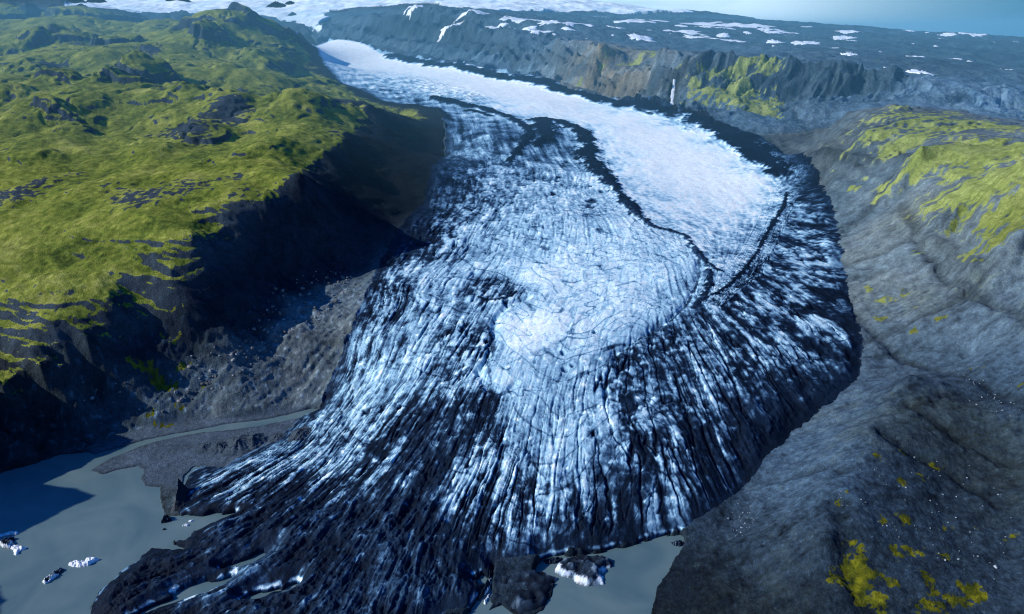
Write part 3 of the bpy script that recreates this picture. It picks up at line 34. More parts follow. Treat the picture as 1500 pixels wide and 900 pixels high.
GULLIES = [[5,[[824.4,1428.1],[793.7,1334.7],[753.2,1234.1],[732.5,1168.0],[729.7,1105.4],[710.5,1022.5],[699.8,965.1],[712.7,918.2],[693.3,826.1]]],[-6,[[747.0,1176.3],[751.2,1144.6],[746.7,1095.9],[743.6,1058.5],[729.1,1012.0]]],[4,[[573.5,1094.5],[562.1,1009.4],[561.4,944.1],[570.1,900.9],[582.4,850.9],[600.9,782.6],[608.5,700.0]]],[4,[[869.0,1554.8],[824.9,1513.4],[782.5,1473.9],[733.5,1454.8]]],[3,[[804.9,1217.4],[773.1,1192.6],[730.9,1215.3],[690.5,1223.6],[649.6,1248.4]]],[3,[[721.8,989.2],[676.8,968.9],[617.1,961.7],[544.0,950.0]]],[-5,[[840.8,1913.0],[855.4,1819.2],[860.0,1731.1],[856.7,1677.8]]],[-6,[[867.7,1751.7],[888.1,1670.7],[929.8,1681.1],[880.9,1488.9]]],[4,[[980.9,2704.5],[995.7,2605.2],[1005.9,2476.0]]],[4,[[917.9,2753.8],[929.4,2615.7],[934.3,2474.0]]],[3,[[349.4,606.4],[348.2,626.6],[327.7,634.8],[295.7,644.7]]],[4,[[323.0,554.9],[310.7,509.6],[304.6,478.0],[304.6,443.9]]],[4,[[416.2,659.4],[434.8,634.4],[471.1,615.9],[490.0,564.5]]],[3,[[478.8,718.7],[508.5,669.3],[543.5,625.8]]]]
BLUFFS = [[-2865.7,5212.6,199.1,436.8,62],[-2622.3,6196.7,162.1,355.5,70],[-1487.7,3964.4,159.6,217.3,40],[-1441.9,3546.8,50.7,110.2,36],[-1319.1,3996.4,96.9,106.7,40],[-1192.5,4187.5,59.6,130.0,45],[-3359.3,4994.3,125.9,275.7,50],[-1866.6,3522.1,64.4,140.5,40],[-2179.7,3706.7,67.7,130.3,24],[-1265.2,2542.5,77.3,92.0,34],[-1183.3,2270.0,55.5,77.5,22],[-861.5,2539.1,56.9,108.9,22],[-1411.1,2273.0,51.0,62.8,18],[-711.4,1647.2,37.2,54.5,16],[-1128.1,1844.5,56.3,52.8,16]]
SHADE_CLIFF = [[-570.7,830.1],[-505.8,908.8],[-447.8,1006.3],[-431.0,1130.0],[-399.2,1243.0],[-421.7,1521.5],[-408.4,1705.8],[-430.1,2336.2],[-352.5,2422.3],[-230.7,2320.1],[-208.3,2061.0],[-232.8,1526.7],[-254.1,1302.6],[-273.0,1175.6],[-319.6,1111.4],[-371.0,1046.4],[-389.7,979.5],[-423.9,918.3],[-463.1,886.6],[-522.4,845.5],[-574.5,825.8]]  # outline where shade is painted into the cliff rock
RIM = [[-1082.1,5600],[-630.5,5300],[-225.1,4900],[39.8,4300],[279.2,3750],[413.0,3400],[603.4,3060],[701.3,2980],[883.2,3030],[1058.4,2960],[1260.1,2900],[1371.2,2900],[1598.0,2850]]
FOOT = [[-969.4,4930],[-550.5,4500],[-190.1,4020],[35.1,3700],[252.2,3300],[474.3,2900],[613.1,2700],[717.2,2460],[823.7,2500],[912.5,2480],[1086.2,2500],[1374.7,2600]]
CRESTS = [[8,62,[[552.4,823.5],[488.7,762.1],[452.4,727.7],[396.6,653.6],[361.5,613.6],[322.3,564.7],[293.3,509.5],[288.6,467.4]]]]

# ------------------------------------------------------------------ numeric helpers
_rs = np.random.RandomState(7)
_PERM = np.concatenate([_rs.permutation(256)] * 3).astype(np.int32)
_GA = _rs.rand(256) * 2 * np.pi
_GX, _GY = np.cos(_GA).astype(np.float32), np.sin(_GA).astype(np.float32)

_POOL = ThreadPoolExecutor(4)
def perlin(x, y, seed=0):
    x = np.asarray(x, np.float32); y = np.asarray(y, np.float32)
    if x.size < 200000: return _perlin(x, y, seed)
    out = np.empty(x.shape, np.float32); xr, yr, o = x.ravel(), y.ravel(), out.ravel(); n = 32768
    def job(i): o[i:i + n] = _perlin(xr[i:i + n], yr[i:i + n], seed)
    list(_POOL.map(job, range(0, x.size, n)))
    return out

def _perlin(x, y, seed=0):
    x = np.asarray(x, np.float32) + np.float32(seed * 17.31); y = np.asarray(y, np.float32) + np.float32(seed * 9.77)
    xf, yf = np.floor(x), np.floor(y)
    xi, yi = xf.astype(np.int32) & 255, yf.astype(np.int32) & 255
    x = x - xf; y = y - yf
    u = x * x * x * (x * (x * 6 - 15) + 10); v = y * y * y * (y * (y * 6 - 15) + 10)
    pa, pb = _PERM[xi], _PERM[xi + 1]
    def g(h, dx, dy):
        return _GX[h] * dx + _GY[h] * dy
    n00 = g(_PERM[pa + yi], x, y); n10 = g(_PERM[pb + yi], x - 1, y)
    n01 = g(_PERM[pa + yi + 1], x, y - 1); n11 = g(_PERM[pb + yi + 1], x - 1, y - 1)
    a = n00 + u * (n10 - n00); b = n01 + u * (n11 - n01)
    return (a + v * (b - a)) * np.float32(1.5)

def fbm(x, y, lx, ly=None, oct=4, seed=0, cell=None, ridged=False, gain=.5):
    """Octave noise, longest wavelength lx by ly metres; octaves finer than the mesh can carry fade out."""
    x = np.asarray(x, np.float32); y = np.asarray(y, np.float32)
    if x.size < 200000: return _fbm(x, y, lx, ly, oct, seed, cell, ridged, gain)
    out = np.empty(x.shape, np.float32); n = 16
    def job(i): out[i:i + n] = _fbm(x[i:i + n], y[i:i + n], lx, ly, oct, seed, None if cell is None else cell[i:i + n], ridged, gain)
    list(_POOL.map(job, range(0, x.shape[0], n)))
    return out

def _fbm(x, y, lx, ly, oct, seed, cell, ridged, gain):
    ly = ly or lx; out = 0; a = 1.0; tot = 0
    for k in range(oct):
        n = _perlin(x / np.float32(lx), y / np.float32(ly), seed + 3 * k)
        if ridged: n = 1 - 2 * np.abs(n)
        if cell is not None: n = n * np.clip((min(lx, ly) / cell - 1.2) / 1.6, 0, 1)
        out = out + np.float32(a) * n; tot += a; a *= gain; lx = lx * .5; ly = ly * .5
    return out / np.float32(tot)

def sm(a, b, x):
    t = np.clip((x - a) / (b - a), 0, 1); return t * t * (3 - 2 * t)

def mix(a, b, t): return a + (b - a) * t

def key(x, y): return np.stack([x / y, np.log(y)], -1)

def rbf(rows, X, Y, lam=0.0005, p=1):
    """Smooth surface through scattered table rows [x, y, value ...]."""
    A = np.array(rows, float); K = key(A[:, 0], A[:, 1])
    _, ui = np.unique(np.round(K, 5), axis=0, return_index=True); ui = np.sort(ui); A, K = A[ui], K[ui]
    n = len(K); D = np.linalg.norm(K[:, None] - K[None], axis=-1) ** p
    M = np.zeros((n + 3, n + 3)); M[:n, :n] = D - lam * np.eye(n); M[:n, n] = 1; M[:n, n + 1:] = K; M[n, :n] = 1; M[n + 1:, :n] = K.T
    V = A[:, 2:]; b = np.zeros((n + 3, V.shape[1])); b[:n] = V
    W = np.linalg.solve(M, b).astype(np.float32)
    q = key(X, Y).reshape(-1, 2).astype(np.float32); Kf = K.astype(np.float32)
    out = np.empty((len(q), V.shape[1]), np.float32)
    for i in range(0, len(q), 40000):
        c = q[i:i + 40000]
        d = np.sqrt((c[:, None, 0] - Kf[None, :, 0]) ** 2 + (c[:, None, 1] - Kf[None, :, 1]) ** 2)
        out[i:i + 40000] = (d if p == 1 else d * d * d) @ W[:n] + W[n] + c @ W[n + 1:]
    out = out.reshape(X.shape + (V.shape[1],))
    return [out[..., k] for k in range(V.shape[1])]

def seg_dist(X, Y, P, closed=False, val=None):
    """Distance to a polyline; with val also the value of the nearest point (e.g. its half width)."""
    best = np.full(X.shape, 1e9, np.float32); bv = np.zeros(X.shape, np.float32)
    Q = P[1:] + (P[:1] if closed else []); P0 = P if closed else P[:-1]
    for k, (a, b) in enumerate(zip(P0, Q)):
        dx, dy = b[0] - a[0], b[1] - a[1]; L = dx * dx + dy * dy + 1e-9
        t = np.clip(((X - a[0]) * dx + (Y - a[1]) * dy) / L, 0, 1)
        d = np.hypot(X - a[0] - t * dx, Y - a[1] - t * dy)
        if val is not None:
            m = d < best; bv = np.where(m, val[k] + (val[k + 1] - val[k]) * t, bv)
        best = np.minimum(best, d)
    return best if val is None else (best, bv)

def inside(X, Y, P):
    c = np.zeros(X.shape, bool)
    for a, b in zip(P, P[1:] + P[:1]):
        if a[1] != b[1]:
            c ^= ((a[1] > Y) != (b[1] > Y)) & (X < (b[0] - a[0]) * (Y - a[1]) / (b[1] - a[1]) + a[0])
    return c

def sdist(X, Y, P):
    d = seg_dist(X, Y, P, True); return np.where(inside(X, Y, P), d, -d).astype(np.float32)

# ------------------------------------------------------------------ the terrain grid
K1, K2, NS = .0011, .0023, 700
ys = [330.0]
while ys[-1] < 45000:
    y = ys[-1]; ys.append(y + (y * .012 if y > 12000 else min(y * y / 400 * K1, y * K2)))
if len(ys) % 2 == 0: ys.append(ys[-1] * 1.02)
ys = np.array(ys)
ss = np.concatenate([np.linspace(-1.7, -1.04, 50)[:-1], np.linspace(-1.04, 1.04, 2 * NS + 1), np.linspace(1.04, 1.7, 50)[1:]])
if len(ss) % 2 == 0: ss = np.append(ss, 1.72)
Sf, Yf = np.meshgrid(ss, ys); Xf = (Sf * Yf).astype(np.float32); Yf = Yf.astype(np.float32)
Xm, Ym = Xf[::2, ::2], Yf[::2, ::2]
cell = np.maximum(np.gradient(ys)[:, None], Yf * .0014).astype(np.float32)

def up(f):
    o = np.empty(Xf.shape, np.float32); o[::2, ::2] = f
    o[::2, 1::2] = (f[:, 1:] + f[:, :-1]) * .5; o[1::2] = (o[:-2:2] + o[2::2]) * .5
    return o

def cumulative(lines):
    rows = []
    for v, P in lines:
        u = 0.0
        for i, q in enumerate(P):
            if i: u += math.hypot(q[0] - P[i - 1][0], q[1] - P[i - 1][1])
            rows.append([q[0], q[1], u, v])
    return rows

base = up(rbf(RELIEF, Xm, Ym)[0])
sd_ice = up(sdist(Xm, Ym, ICE_OUTLINE))
sd_wat = up(np.maximum.reduce([sdist(Xm, Ym, P) for P in WATER]))
sd_flat = up(sdist(Xm, Ym, FLATS))
sd_cap = up(sdist(Xm, Ym, ICE_CAP))
sd_white = up(sdist(Xm, Ym, WHITE_STREAM))
sd_fall = up(sdist(Xm, Ym, ICEFALL))
fu, fv = [up(f) for f in rbf(cumulative(FAN), Xm, Ym, -.0002, 3)]
su, sv = [up(f) for f in rbf(cumulative(STREAM), Xm, Ym, -.0002, 3)]
clean = np.clip(up(rbf(CLEAN, Xm, Ym, .004)[0]), 0, 1.05)
pale = np.clip(up(rbf(PALENESS, Xm, Ym, .002)[0]), .012, .24)
X, Y = Xf, Yf
gorge = up(seg_dist(Xm, Ym, [q[:2] for q in GORGE]))

# ------------------------------------------------------------------ regions
xb = np.interp(Y, [300, 700, 1000, 2000, 2750, 3500, 4300, 5600, 6500], [-140, -170, -200, -200, -260, -760, -1080, -1500, -1900])
W = sm(-30, 40, sd_white) * sm(420, 560, Y)
u = mix(fu, su, W); vm = mix(fv * 900, sv * 950, W)
wob = 10 * fbm(X, Y, 90, oct=3, seed=101)
uu, vv = u + wob, vm + wob * .35 + (3.5 * fbm(X, Y, 70, oct=3, seed=102, cell=cell) + 1.4 * fbm(X, Y, 14, oct=3, seed=103, cell=cell)) * (1 - W)
e1 = fbm(X, Y, 40, oct=4, seed=2, cell=cell)
jag = fbm(X, Y, 9, oct=2, seed=8, cell=cell)
sd_ice = sd_ice + (e1 * 5 + jag * 1.9) * np.clip(Y / 900, .7, 3) * (1 + .8 * sm(150, 250, X)) * sm(2, 14, np.abs(sd_wat) + 3)
fing = fbm(uu, vv, 50, 10, oct=3, seed=105, cell=cell)
sd_wat = sd_wat + fing * 7 * sm(0, 6, sd_ice) * sm(-9, -1, sd_wat) + (e1 * 3.4 + jag * 1.6) + sm(150, 200, X) * (4 * e1 + 2 * jag)
ice = sd_ice > 0
cap = (sd_cap + fbm(X, Y, 700, oct=4, seed=31) * 160 > 0) & (Y > 5600) & ~ice
left = (X < xb) & ~ice & ~cap & (Y < 9000)
far = ~ice & ~cap & ~left & ((Y > 2300) | (Y > 2190 + .2 * np.abs(X - 1200)) & (X > 780))
right = ~ice & ~cap & ~left & ~far
flat = sm(-6, 6, sd_flat) * ~ice

# ------------------------------------------------------------------ rock relief
z = base.copy()
lw, rw, fw = sm(0, 1, left * 1.0), right * 1.0, far * 1.0
high = sm(12, 70, base) * (1 - flat)
b0 = fbm(X + 150, Y, 620, oct=3, seed=12, gain=.4)
b1 = fbm(X, Y, 520, oct=6, seed=11, cell=cell); r1 = fbm(X, Y, 190, oct=5, seed=21, cell=cell, ridged=True)
wx, wy = X + 60 * fbm(X, Y, 200, oct=3, seed=5), Y + 60 * fbm(X, Y, 200, oct=3, seed=6)
b2 = fbm(wx, wy, 130, oct=5, seed=41, cell=cell)
b3 = fbm(X + 12 * b2, Y, 38, oct=4, seed=43, cell=cell)
inl = sm(1000, 2300, Y)
bank = sm(15, 170, np.maximum(-sd_ice, 0))
z += lw * high * bank * (75 * inl * b0 + (8 + 30 * inl) * b1 + (3 + 7 * inl) * (r1 - .3) + (8 + 2 * inl) * b2 + (2.5 + .5 * inl) * b3)
for mx, my, rx, ry, h in MOUNDS:
    sel = (np.abs(Y[:, 0] - my) < ry * 2.6 + 20)
    i0, i1 = np.argmax(sel), len(sel) - np.argmax(sel[::-1])
    dx = (X[i0:i1] - mx) / rx; dy = (Y[i0:i1] - my) / max(ry, rx * .6)
    n = fbm(X[i0:i1], Y[i0:i1], rx * 1.1, oct=4, seed=51, cell=cell[i0:i1])
    d = np.sqrt(dx * dx + dy * dy) + n * .45 + dx * .12
    z[i0:i1] += h * .8 * sm(1.35, .3, d) * lw[i0:i1] * sm(20, 120, -sd_ice[i0:i1])
gul = fbm(wx, wy, 230, oct=4, seed=45, cell=cell); z -= lw * high * bank * inl * 9 * np.clip(1 - np.abs(gul) / .10, 0, 1) ** 1.5
for mx, my, rx, ry, h in BLUFFS:
    sel = (np.abs(Y[:, 0] - my) < ry * 2.6 + 20)
    i0, i1 = np.argmax(sel), len(sel) - np.argmax(sel[::-1])
    dx = (X[i0:i1] - mx) / rx; dy = (Y[i0:i1] - my) / max(ry, rx * .6)
    n = fbm(X[i0:i1], Y[i0:i1], rx * .9, oct=5, seed=52, cell=cell[i0:i1])
    d = np.sqrt((dx * np.where(dx > 0, 1.0, .5)) ** 2 + dy * dy) + n * .55
    z[i0:i1] += h * (.75 * sm(1.0, .72, d) + .35 * sm(1.7, .6, d)) * (1 - .25 * dx.clip(-1, 1)) * lw[i0:i1] * sm(20, 120, -sd_ice[i0:i1])
# benches of old lava flows: steps in height
zt = z + .10 * X + 15 * fbm(X, Y, 150, oct=5, seed=61, cell=cell, gain=.55)
tmask = np.clip(.25 + 1.3 * fbm(X, Y, 260, oct=3, seed=62), 0, .85) * (1 - .6 * inl) * sm(2600, 1600, Y) + .15 * inl + .22 * sm(1300, 1050, Y)
tmask = tmask * np.clip(.45 + 2.2 * fbm(X, Y, 95, oct=3, seed=63), 0, 1)
for P, w in ((15.0, lw * high * np.minimum(tmask, .9)), (5.5, lw * high * .6 * np.minimum(tmask, .9)), (95.0, fw * .5)):
    t = zt / P; f = t - np.floor(t)
    z += w * P * (sm(.5, .95, f) - f)
# steep rock: ribs and gullies down the fall line
gx, gy = np.gradient(z, axis=1), np.gradient(z, axis=0)
ds = np.gradient(ss)[None, :]; dyr = np.gradient(ys)[:, None]
def slopes(z):
    zs = np.gradient(z, axis=1) / ds; zy = np.gradient(z, axis=0) / dyr
    return zs / Y, zy - Sf / Y * zs
sx, sy = slopes(base); st = np.hypot(sx, sy)
q1 = .69 * X - .72 * Y; q2 = .72 * X + .69 * Y
rib = fbm(q1 + 130 * b1 + 60 * b2, q2 + 90 * b2, 150, 520, oct=5, seed=71, cell=cell, ridged=True)
d_rim, d_foot = up(seg_dist(Xm, Ym, RIM)), up(seg_dist(Xm, Ym, FOOT))
zone = fw * sm(-40, 60, up(sdist(Xm, Ym, RIM + FOOT[::-1])))
tt_ = d_foot / (d_foot + d_rim + 1) + .10 * b2 + .05 * (r1 - .3)
prof = np.interp(tt_, [0, .55, .64, .74, .82, 1], [0, .34, .62, .70, 1.0, 1.0])
z += zone * (prof - np.clip(tt_, 0, 1)) * 170
crib = fbm(q1 + 40 * b2, q2, 46, 400, oct=3, seed=74, cell=cell, ridged=True)
z += zone * sm(.45, .6, tt_) * sm(.95, .8, tt_) * (crib - .4) * 26
z += fw * sm(.12, .36, st) * (rib - .45) * 52 + fw * (b1 * 22 + b2 * 9 + (r1 - .3) * 14)
lrib = fbm(X * .25 + Y * .95, X * .97, 34, 160, oct=4, seed=72, cell=cell, ridged=True)
z += lw * sm(.35, .7, st) * (lrib - .3) * 7 * sm(1900, 1300, Y) + lw * sm(.3, .6, st) * (r1 - .3) * 8
z -= (fw + ice * .0) * 30 * np.exp(-(gorge / 20) ** 2)
# scree foot: low moraine ridges running along the valley and rubble
low = lw * (1 - flat) * sm(130, 70, base) * sm(0, 12, -sd_wat)
mr = fbm(X * .9 - Y * .43 + 6 * e1, X * .43 + Y * .9, 34, 190, oct=4, seed=81, cell=cell, ridged=True)
z += low * ((mr - .35) * 6 * sm(4, 22, base + 6) + fbm(X, Y, 11, oct=3, seed=82, cell=cell, ridged=True) * 1.6)
# bare moraine slope on the other side: runnels down the slope, small steps
g1 = fbm(X * .985 + Y * .17, Y * .985 - X * .17 + 16 * b2, 150, 22, oct=4, seed=91, cell=cell)
g2 = fbm(X * .985 + Y * .17, Y * .985 - X * .17 + 12 * b2, 48, 7, oct=3, seed=93, cell=cell)
z += rw * sm(0, 20, -sd_ice) * (b1 * 6 + b2 * 8 + (g1 * 5 + g2 * 1.5) * sm(520, 1000, Y) + g1 * 1.5 + fbm(X, Y, 30, oct=5, seed=92, cell=cell, gain=.6) * 4.2)
for h, w_, P in CRESTS:
    d = np.abs(up(seg_dist(Xm, Ym, P)) + 4 * e1); z += rw * h * np.exp(-(np.sqrt(d * d + 100) - 10) / (w_ * 1.5))
gmask = np.zeros_like(X)
for h, P in GULLIES:
    d = up(seg_dist(Xm, Ym, P)) + 5 * e1 + 1.5 * jag; q_ = np.exp(-(d / (6 + .9 * abs(h))) ** 2); z -= (rw + fw) * h * 1.4 * q_; gmask = np.maximum(gmask, q_)
zt = z + 6 * b2; t = zt / 26; f = t - np.floor(t)
z += rw * .35 * 26 * (sm(.6, .95, f) - f) * sm(95, 150, base)
# land stays above the lake; lake bed below
z = np.where(ice, z, mix(np.maximum(z, .9 + .5 * e1), .9 + .7 * e1 + .5 * jag, flat))
z_land = mix(z, -4.0, sm(-1.5, 2.5, sd_wat))

# ------------------------------------------------------------------ the glacier
lower = sm(2000, 1000, Y) * (1 - W)
amp = sm(.82, .45, clean); amp2 = sm(.10, .34, clean)
blk = fbm(uu + 2.5 * wob, vv, 85, 24, oct=5, seed=106, cell=cell, ridged=True, gain=.6) - .3; sliv = fbm(uu, vv, 45, 6, oct=3, seed=107, cell=cell)
rough = fbm(X, Y, 17, oct=4, seed=104, cell=cell, ridged=True, gain=.6)
fanw = sm(1050, 650, Y)
streak = mix(fbm(uu + 18 * e1, vv + 5 * e1, 85, 22, oct=5, seed=110, cell=cell, gain=.62), fbm(uu, vv, 190, 17, oct=5, seed=111, cell=cell, gain=.62), fanw)
streak2 = mix(fbm(uu + 10 * e1, vv + 3 * e1, 34, 8, oct=3, seed=115, cell=cell, gain=.6), fbm(uu, vv, 80, 6, oct=3, seed=112, cell=cell, gain=.6), fanw)
streak3 = fbm(uu, vv, 20, 3.2, oct=2, seed=116, cell=cell, gain=.7); grit = fbm(X, Y, 4.5, oct=3, seed=117, cell=cell, gain=.7)
clump = fbm(X, Y, 75, oct=5, seed=113, cell=cell, gain=.55)
speck = fbm(X, Y, 11, oct=3, seed=114, cell=cell, gain=.6)
def cracks(a, b, la, lb, seed, wid):
    n = perlin(a / la, b / lb, seed) + .35 * perlin(a / la * 2.3, b / lb * 2.3, seed + 5)
    return np.clip(1 - np.abs(n) / wid, 0, 1)
vis = np.clip((14 / cell - 2) / 2, 0, 1)
crk = cracks(uu, vv, 200, 15, 121, .11) * vis
crk2 = cracks(uu + 30 * clump, vv, 60, 7, 122, .14) * np.clip((8 / cell - 1.5) / 2, 0, 1)
crkf = cracks(uu, vv, 75, 5.5, 126, .13) * np.clip((5.5 / cell - 1.2) / 1.6, 0, 1)
crkx = cracks(vv + 25 * clump, uu, 130, 46, 123, .05) * vis
web = np.maximum(cracks(X + 20 * clump, Y, 60, 40, 124, .05), cracks(X * .6 + Y * .8 + 15 * b2, Y * .6 - X * .8, 70, 50, 125, .045)) * vis
hum = fbm(uu, vv, 60, 26, oct=4, seed=131, cell=cell, ridged=True)
fallw = sm(-60, 60, sd_fall + 40 * b2)
ser = fbm(X * .8 + Y * .6, Y * .8 - X * .6, 46, 26, oct=3, seed=132, cell=cell, ridged=True)
near_edge = sm(0, 26, sd_ice)
zi = base + near_edge * mix(1.5, 4.5, sm(500, 900, Y)) * sm(-330, 0, X) * sm(3300, 2200, Y)
zi += lower * near_edge * ((hum * 1.6 + streak * 2.0) * (.25 + .75 * amp) * (.35 + .65 * amp2) - 3.4 * crk ** 1.4 * (.15 + .85 * amp) * (.3 + .7 * amp2) - 1.6 * crk2 * (.1 + .9 * amp) * (.2 + .8 * amp2) + clump * (6 - 2 * amp2) + speck * .55 + b2 * 3 + (1 - amp2) * ((rough - .3) * 2.0 + blk * 6.5))
zi += (1 - lower) * near_edge * (1 - W) * (hum * 2.2 - 3 * crk + clump * 3.5 + speck * .8)
zi += W * (clump * 2.0 + streak * 1.2 + speck * .5)
zi += fallw * ser * 14
# broken rims of the upper lobes: the ice steps down by h metres on one side of each line
for h, P in SCARPS:
    d = up(seg_dist(Xm, Ym, P)); zi -= h * .8 * np.exp(-(d / 5.0) ** 2) * (.7 + .5 * jag)
bandm = np.zeros_like(X); ridge = np.zeros_like(X)
for k, P in BANDS:
    wv = [q[2] * .5 * (q[1] / 1000) for q in P]
    d, hw = seg_dist(Xm, Ym, [q[:2] for q in P], val=wv); d, hw = up(d), up(hw)
    d = d + hw * (1.1 * clump + 1.1 * speck + .7 * e1 + .5 * jag)
    bandm = np.maximum(bandm, sm(hw * 1.25, hw * .7, d)); ridge = np.maximum(ridge, hw * .35 * sm(hw * 1.6, 0, d))
zi += np.minimum(ridge, 7)
pit = np.zeros_like(X)
for px, py, pr in PITS:
    r = pr * py / 1000; sel = np.abs(Y[:, 0] - py) < r * 6
    if not sel.any(): continue
    i0, i1 = np.argmax(sel), len(sel) - np.argmax(sel[::-1])
    d = np.hypot(X[i0:i1] - px, (Y[i0:i1] - py) * .6) / r + .8 * speck[i0:i1] + .5 * jag[i0:i1]
    pit[i0:i1] = np.maximum(pit[i0:i1], sm(1.1, .6, d))
zi -= pit * 4
zi = np.where(lower > .3, np.minimum(zi, 2.2 + .75 * np.maximum(-sd_wat, 0) + 2.0 * np.maximum(fing, 0) + .5 * jag), zi)
zi = np.maximum(zi, 1.6 + .8 * speck)
zi = mix(zi, -4.0, sm(-2.0, 1.0, sd_wat))
zf = np.where(ice, mix(np.minimum(zi, z_land + 4), zi, sm(0, 10, sd_ice)), z_land)
capz = base + (b1 * 60 + fbm(X, Y, 160, oct=4, seed=141, cell=cell, ridged=True) * 8) * 1.0
zf = np.where(cap, capz, zf).astype(np.float32)

# ------------------------------------------------------------------ surface colours (reflectance, with some shade and haze painted in)
def ramp(t, stops):
    t = np.clip(t, 0, 1); xs = [s[0] for s in stops]
    return np.stack([np.interp(t, xs, [s[1][k] for s in stops]) for k in range(3)], -1).astype(np.float32)
clean = clean + .09 * lower * sm(40, -120, X) * sm(.2, .4, clean) * sm(.75, .6, clean)
clean = clean + .0 * (1 - W) * sm(.48, .62, clean) * sm(.97, .84, clean)
cc = clean * (1 - .97 * bandm) * (1 - .92 * pit)
mid4 = np.clip(4 * cc * (1 - cc), 0, 1) ** 1.3
tI = cc + mid4 * (lower * ((streak * 1.0 + streak2 * .5) * (.3 + .7 * amp) + clump * (.34 + .12 * amp) + speck * (.16 + .2 * amp)) + (1 - lower) * (1 - W) * (streak * .6 + streak2 * .5 + clump * .6 + speck * .3)) \
    + W * (mid4 + .10) * (streak * .7 + streak2 * .35 + speck * .4 + clump * .5) + speck * .16 + jag * .08
tI = tI - (.42 * crk ** 1.5 * (.25 + .75 * amp) + .25 * crk2 * (.12 + .88 * amp)) * np.where(W > .5, .2, 1) * sm(.05, .4, cc) - .3 * crkx * (1 - W) - .16 * crkf * (1 - W) * sm(.1, .4, clean) - .22 * web * (1 - amp) * (1 - W) + hum * .07 * (1 - W)
tI = tI - fallw * np.clip(.35 - ser, 0, 1) * .45
con = (1 - W) * lower * sm(.62, .40, clean); tI = mix(tI, sm(.15, .70, tI) * .70 + .16 * np.clip(streak2 + .5 * streak, 0, 1), .55 * con)
core = (1 - W) * sm(.50, .66, clean) * lower; tI = mix(tI, np.maximum(.70 + .24 * (tI - .62) + .45 * (clean - .66), 0) - .42 * crkx - .18 * web - .16 * crk, .72 * core)
tI = np.where(W < .5, mix(tI, .40 + .30 * np.tanh((tI - .40) / .30) , lower * amp * .45 * sm(.35, .55, clean)), tI)
tI = tI + (1 - W) * (.26 * streak3 + .14 * grit) * sm(.05, .3, cc) * (.35 + .65 * amp)
tI = tI + lower * (1 - W) * (.9 * np.clip(speck - .30, 0, 1) * sm(0, .12, clean) + .5 * np.clip(sliv - .22, 0, 1) * sm(.08, .25, clean) * amp + (.05 * rough + .18 * blk + .16 * clump + .9 * np.clip(sliv - .30, 0, 1)) * (1 - amp2) * sm(0, .06, clean)) 
tI = tI + .75 * sm(-6, -3.2, sd_wat) * sm(-1.2, -2.4, sd_wat) * sm(.05, .35, e1 + .5 * clump + .8 * speck) * lower * sm(430, 520, Y)
tI = np.where(near_edge < 1, tI * (.55 + .45 * near_edge), tI)
ICE_STOPS = [(0, (.0035, .0085, .019)), (.16, (.009, .022, .048)), (.32, (.042, .095, .17)), (.5, (.15, .29, .42)), (.7, (.36, .58, .70)), (.86, (.72, .87, .89)), (1, (.91, .955, .915))]
ice_col = ramp(tI, ICE_STOPS)

nx, ny = slopes(zf); slope = np.hypot(nx, ny)
n_c = fbm(X, Y, 90, oct=5, seed=151, cell=cell); n_f = fbm(X, Y, 14, oct=4, seed=152, cell=cell, gain=.6)
n_p = fbm(X, Y, 260, oct=5, seed=153, cell=cell)
n_v = fbm(X, Y, 5, oct=3, seed=154, cell=cell, gain=.6)
warm = np.clip(.5 + 1.1 * n_p + .5 * n_c, 0, 1)[..., None]
tint = mix(np.array([.68, 1.04, 1.24]), np.array([1.10, 1.02, .80]), warm * np.where(left, .45, .4)[..., None]).astype(np.float32)
shade_tint = sm(1150, 650, Y)[..., None]; tint = mix(tint, np.array([.50, 1.0, 1.62], np.float32), np.where(right[..., None], .75 * shade_tint, np.where(left[..., None], .1, 0)))  # near right ground blued in the colour, as under cloud shade
tan = (np.exp(-(((X - 480) / 330) ** 2 + ((Y - 3350) / 480) ** 2)) * .8 * far * np.clip(.7 + n_c, 0, 1))[..., None]
rock = (pale * np.where(far, 1.2, np.where(left, 1.2, mix(.8, 1.0, sm(700, 1250, Y)))))[..., None] * np.where(far[..., None], mix(np.array([.45, 1.05, 1.65], np.float32) * .5 + tint * .5, np.array([1.6, 1.25, .62], np.float32), tan), tint) * (1 + .5 * n_c + .7 * n_f + .6 * n_v * right + .35 * g1 + .4 * g2 * right)[..., None]  # near right slope painted darker as cloud shade; far rock blued like haze
# olive lichen film on the bare slopes, tan soil
film = (sm(.0, .5, n_p + .6 * n_f + .3 * n_c) * .22 * right * sm(2300, 1500, Y))[..., None]
rock = mix(rock, pale[..., None] * np.array([.80, .98, .34], np.float32) * (1 + .5 * n_f)[..., None], film)
rock = rock * (1 - .42 * zone * sm(.48, .58, tt_ + .06 * n_f) * sm(.9, .8, tt_))[..., None] * (1 - .65 * far * np.exp(-(gorge / 30) ** 2))[..., None]  # steep cliff band darker; gorge shade painted into the rock colour
rock = rock * (1 - .45 * gmask * (right | far))[..., None]
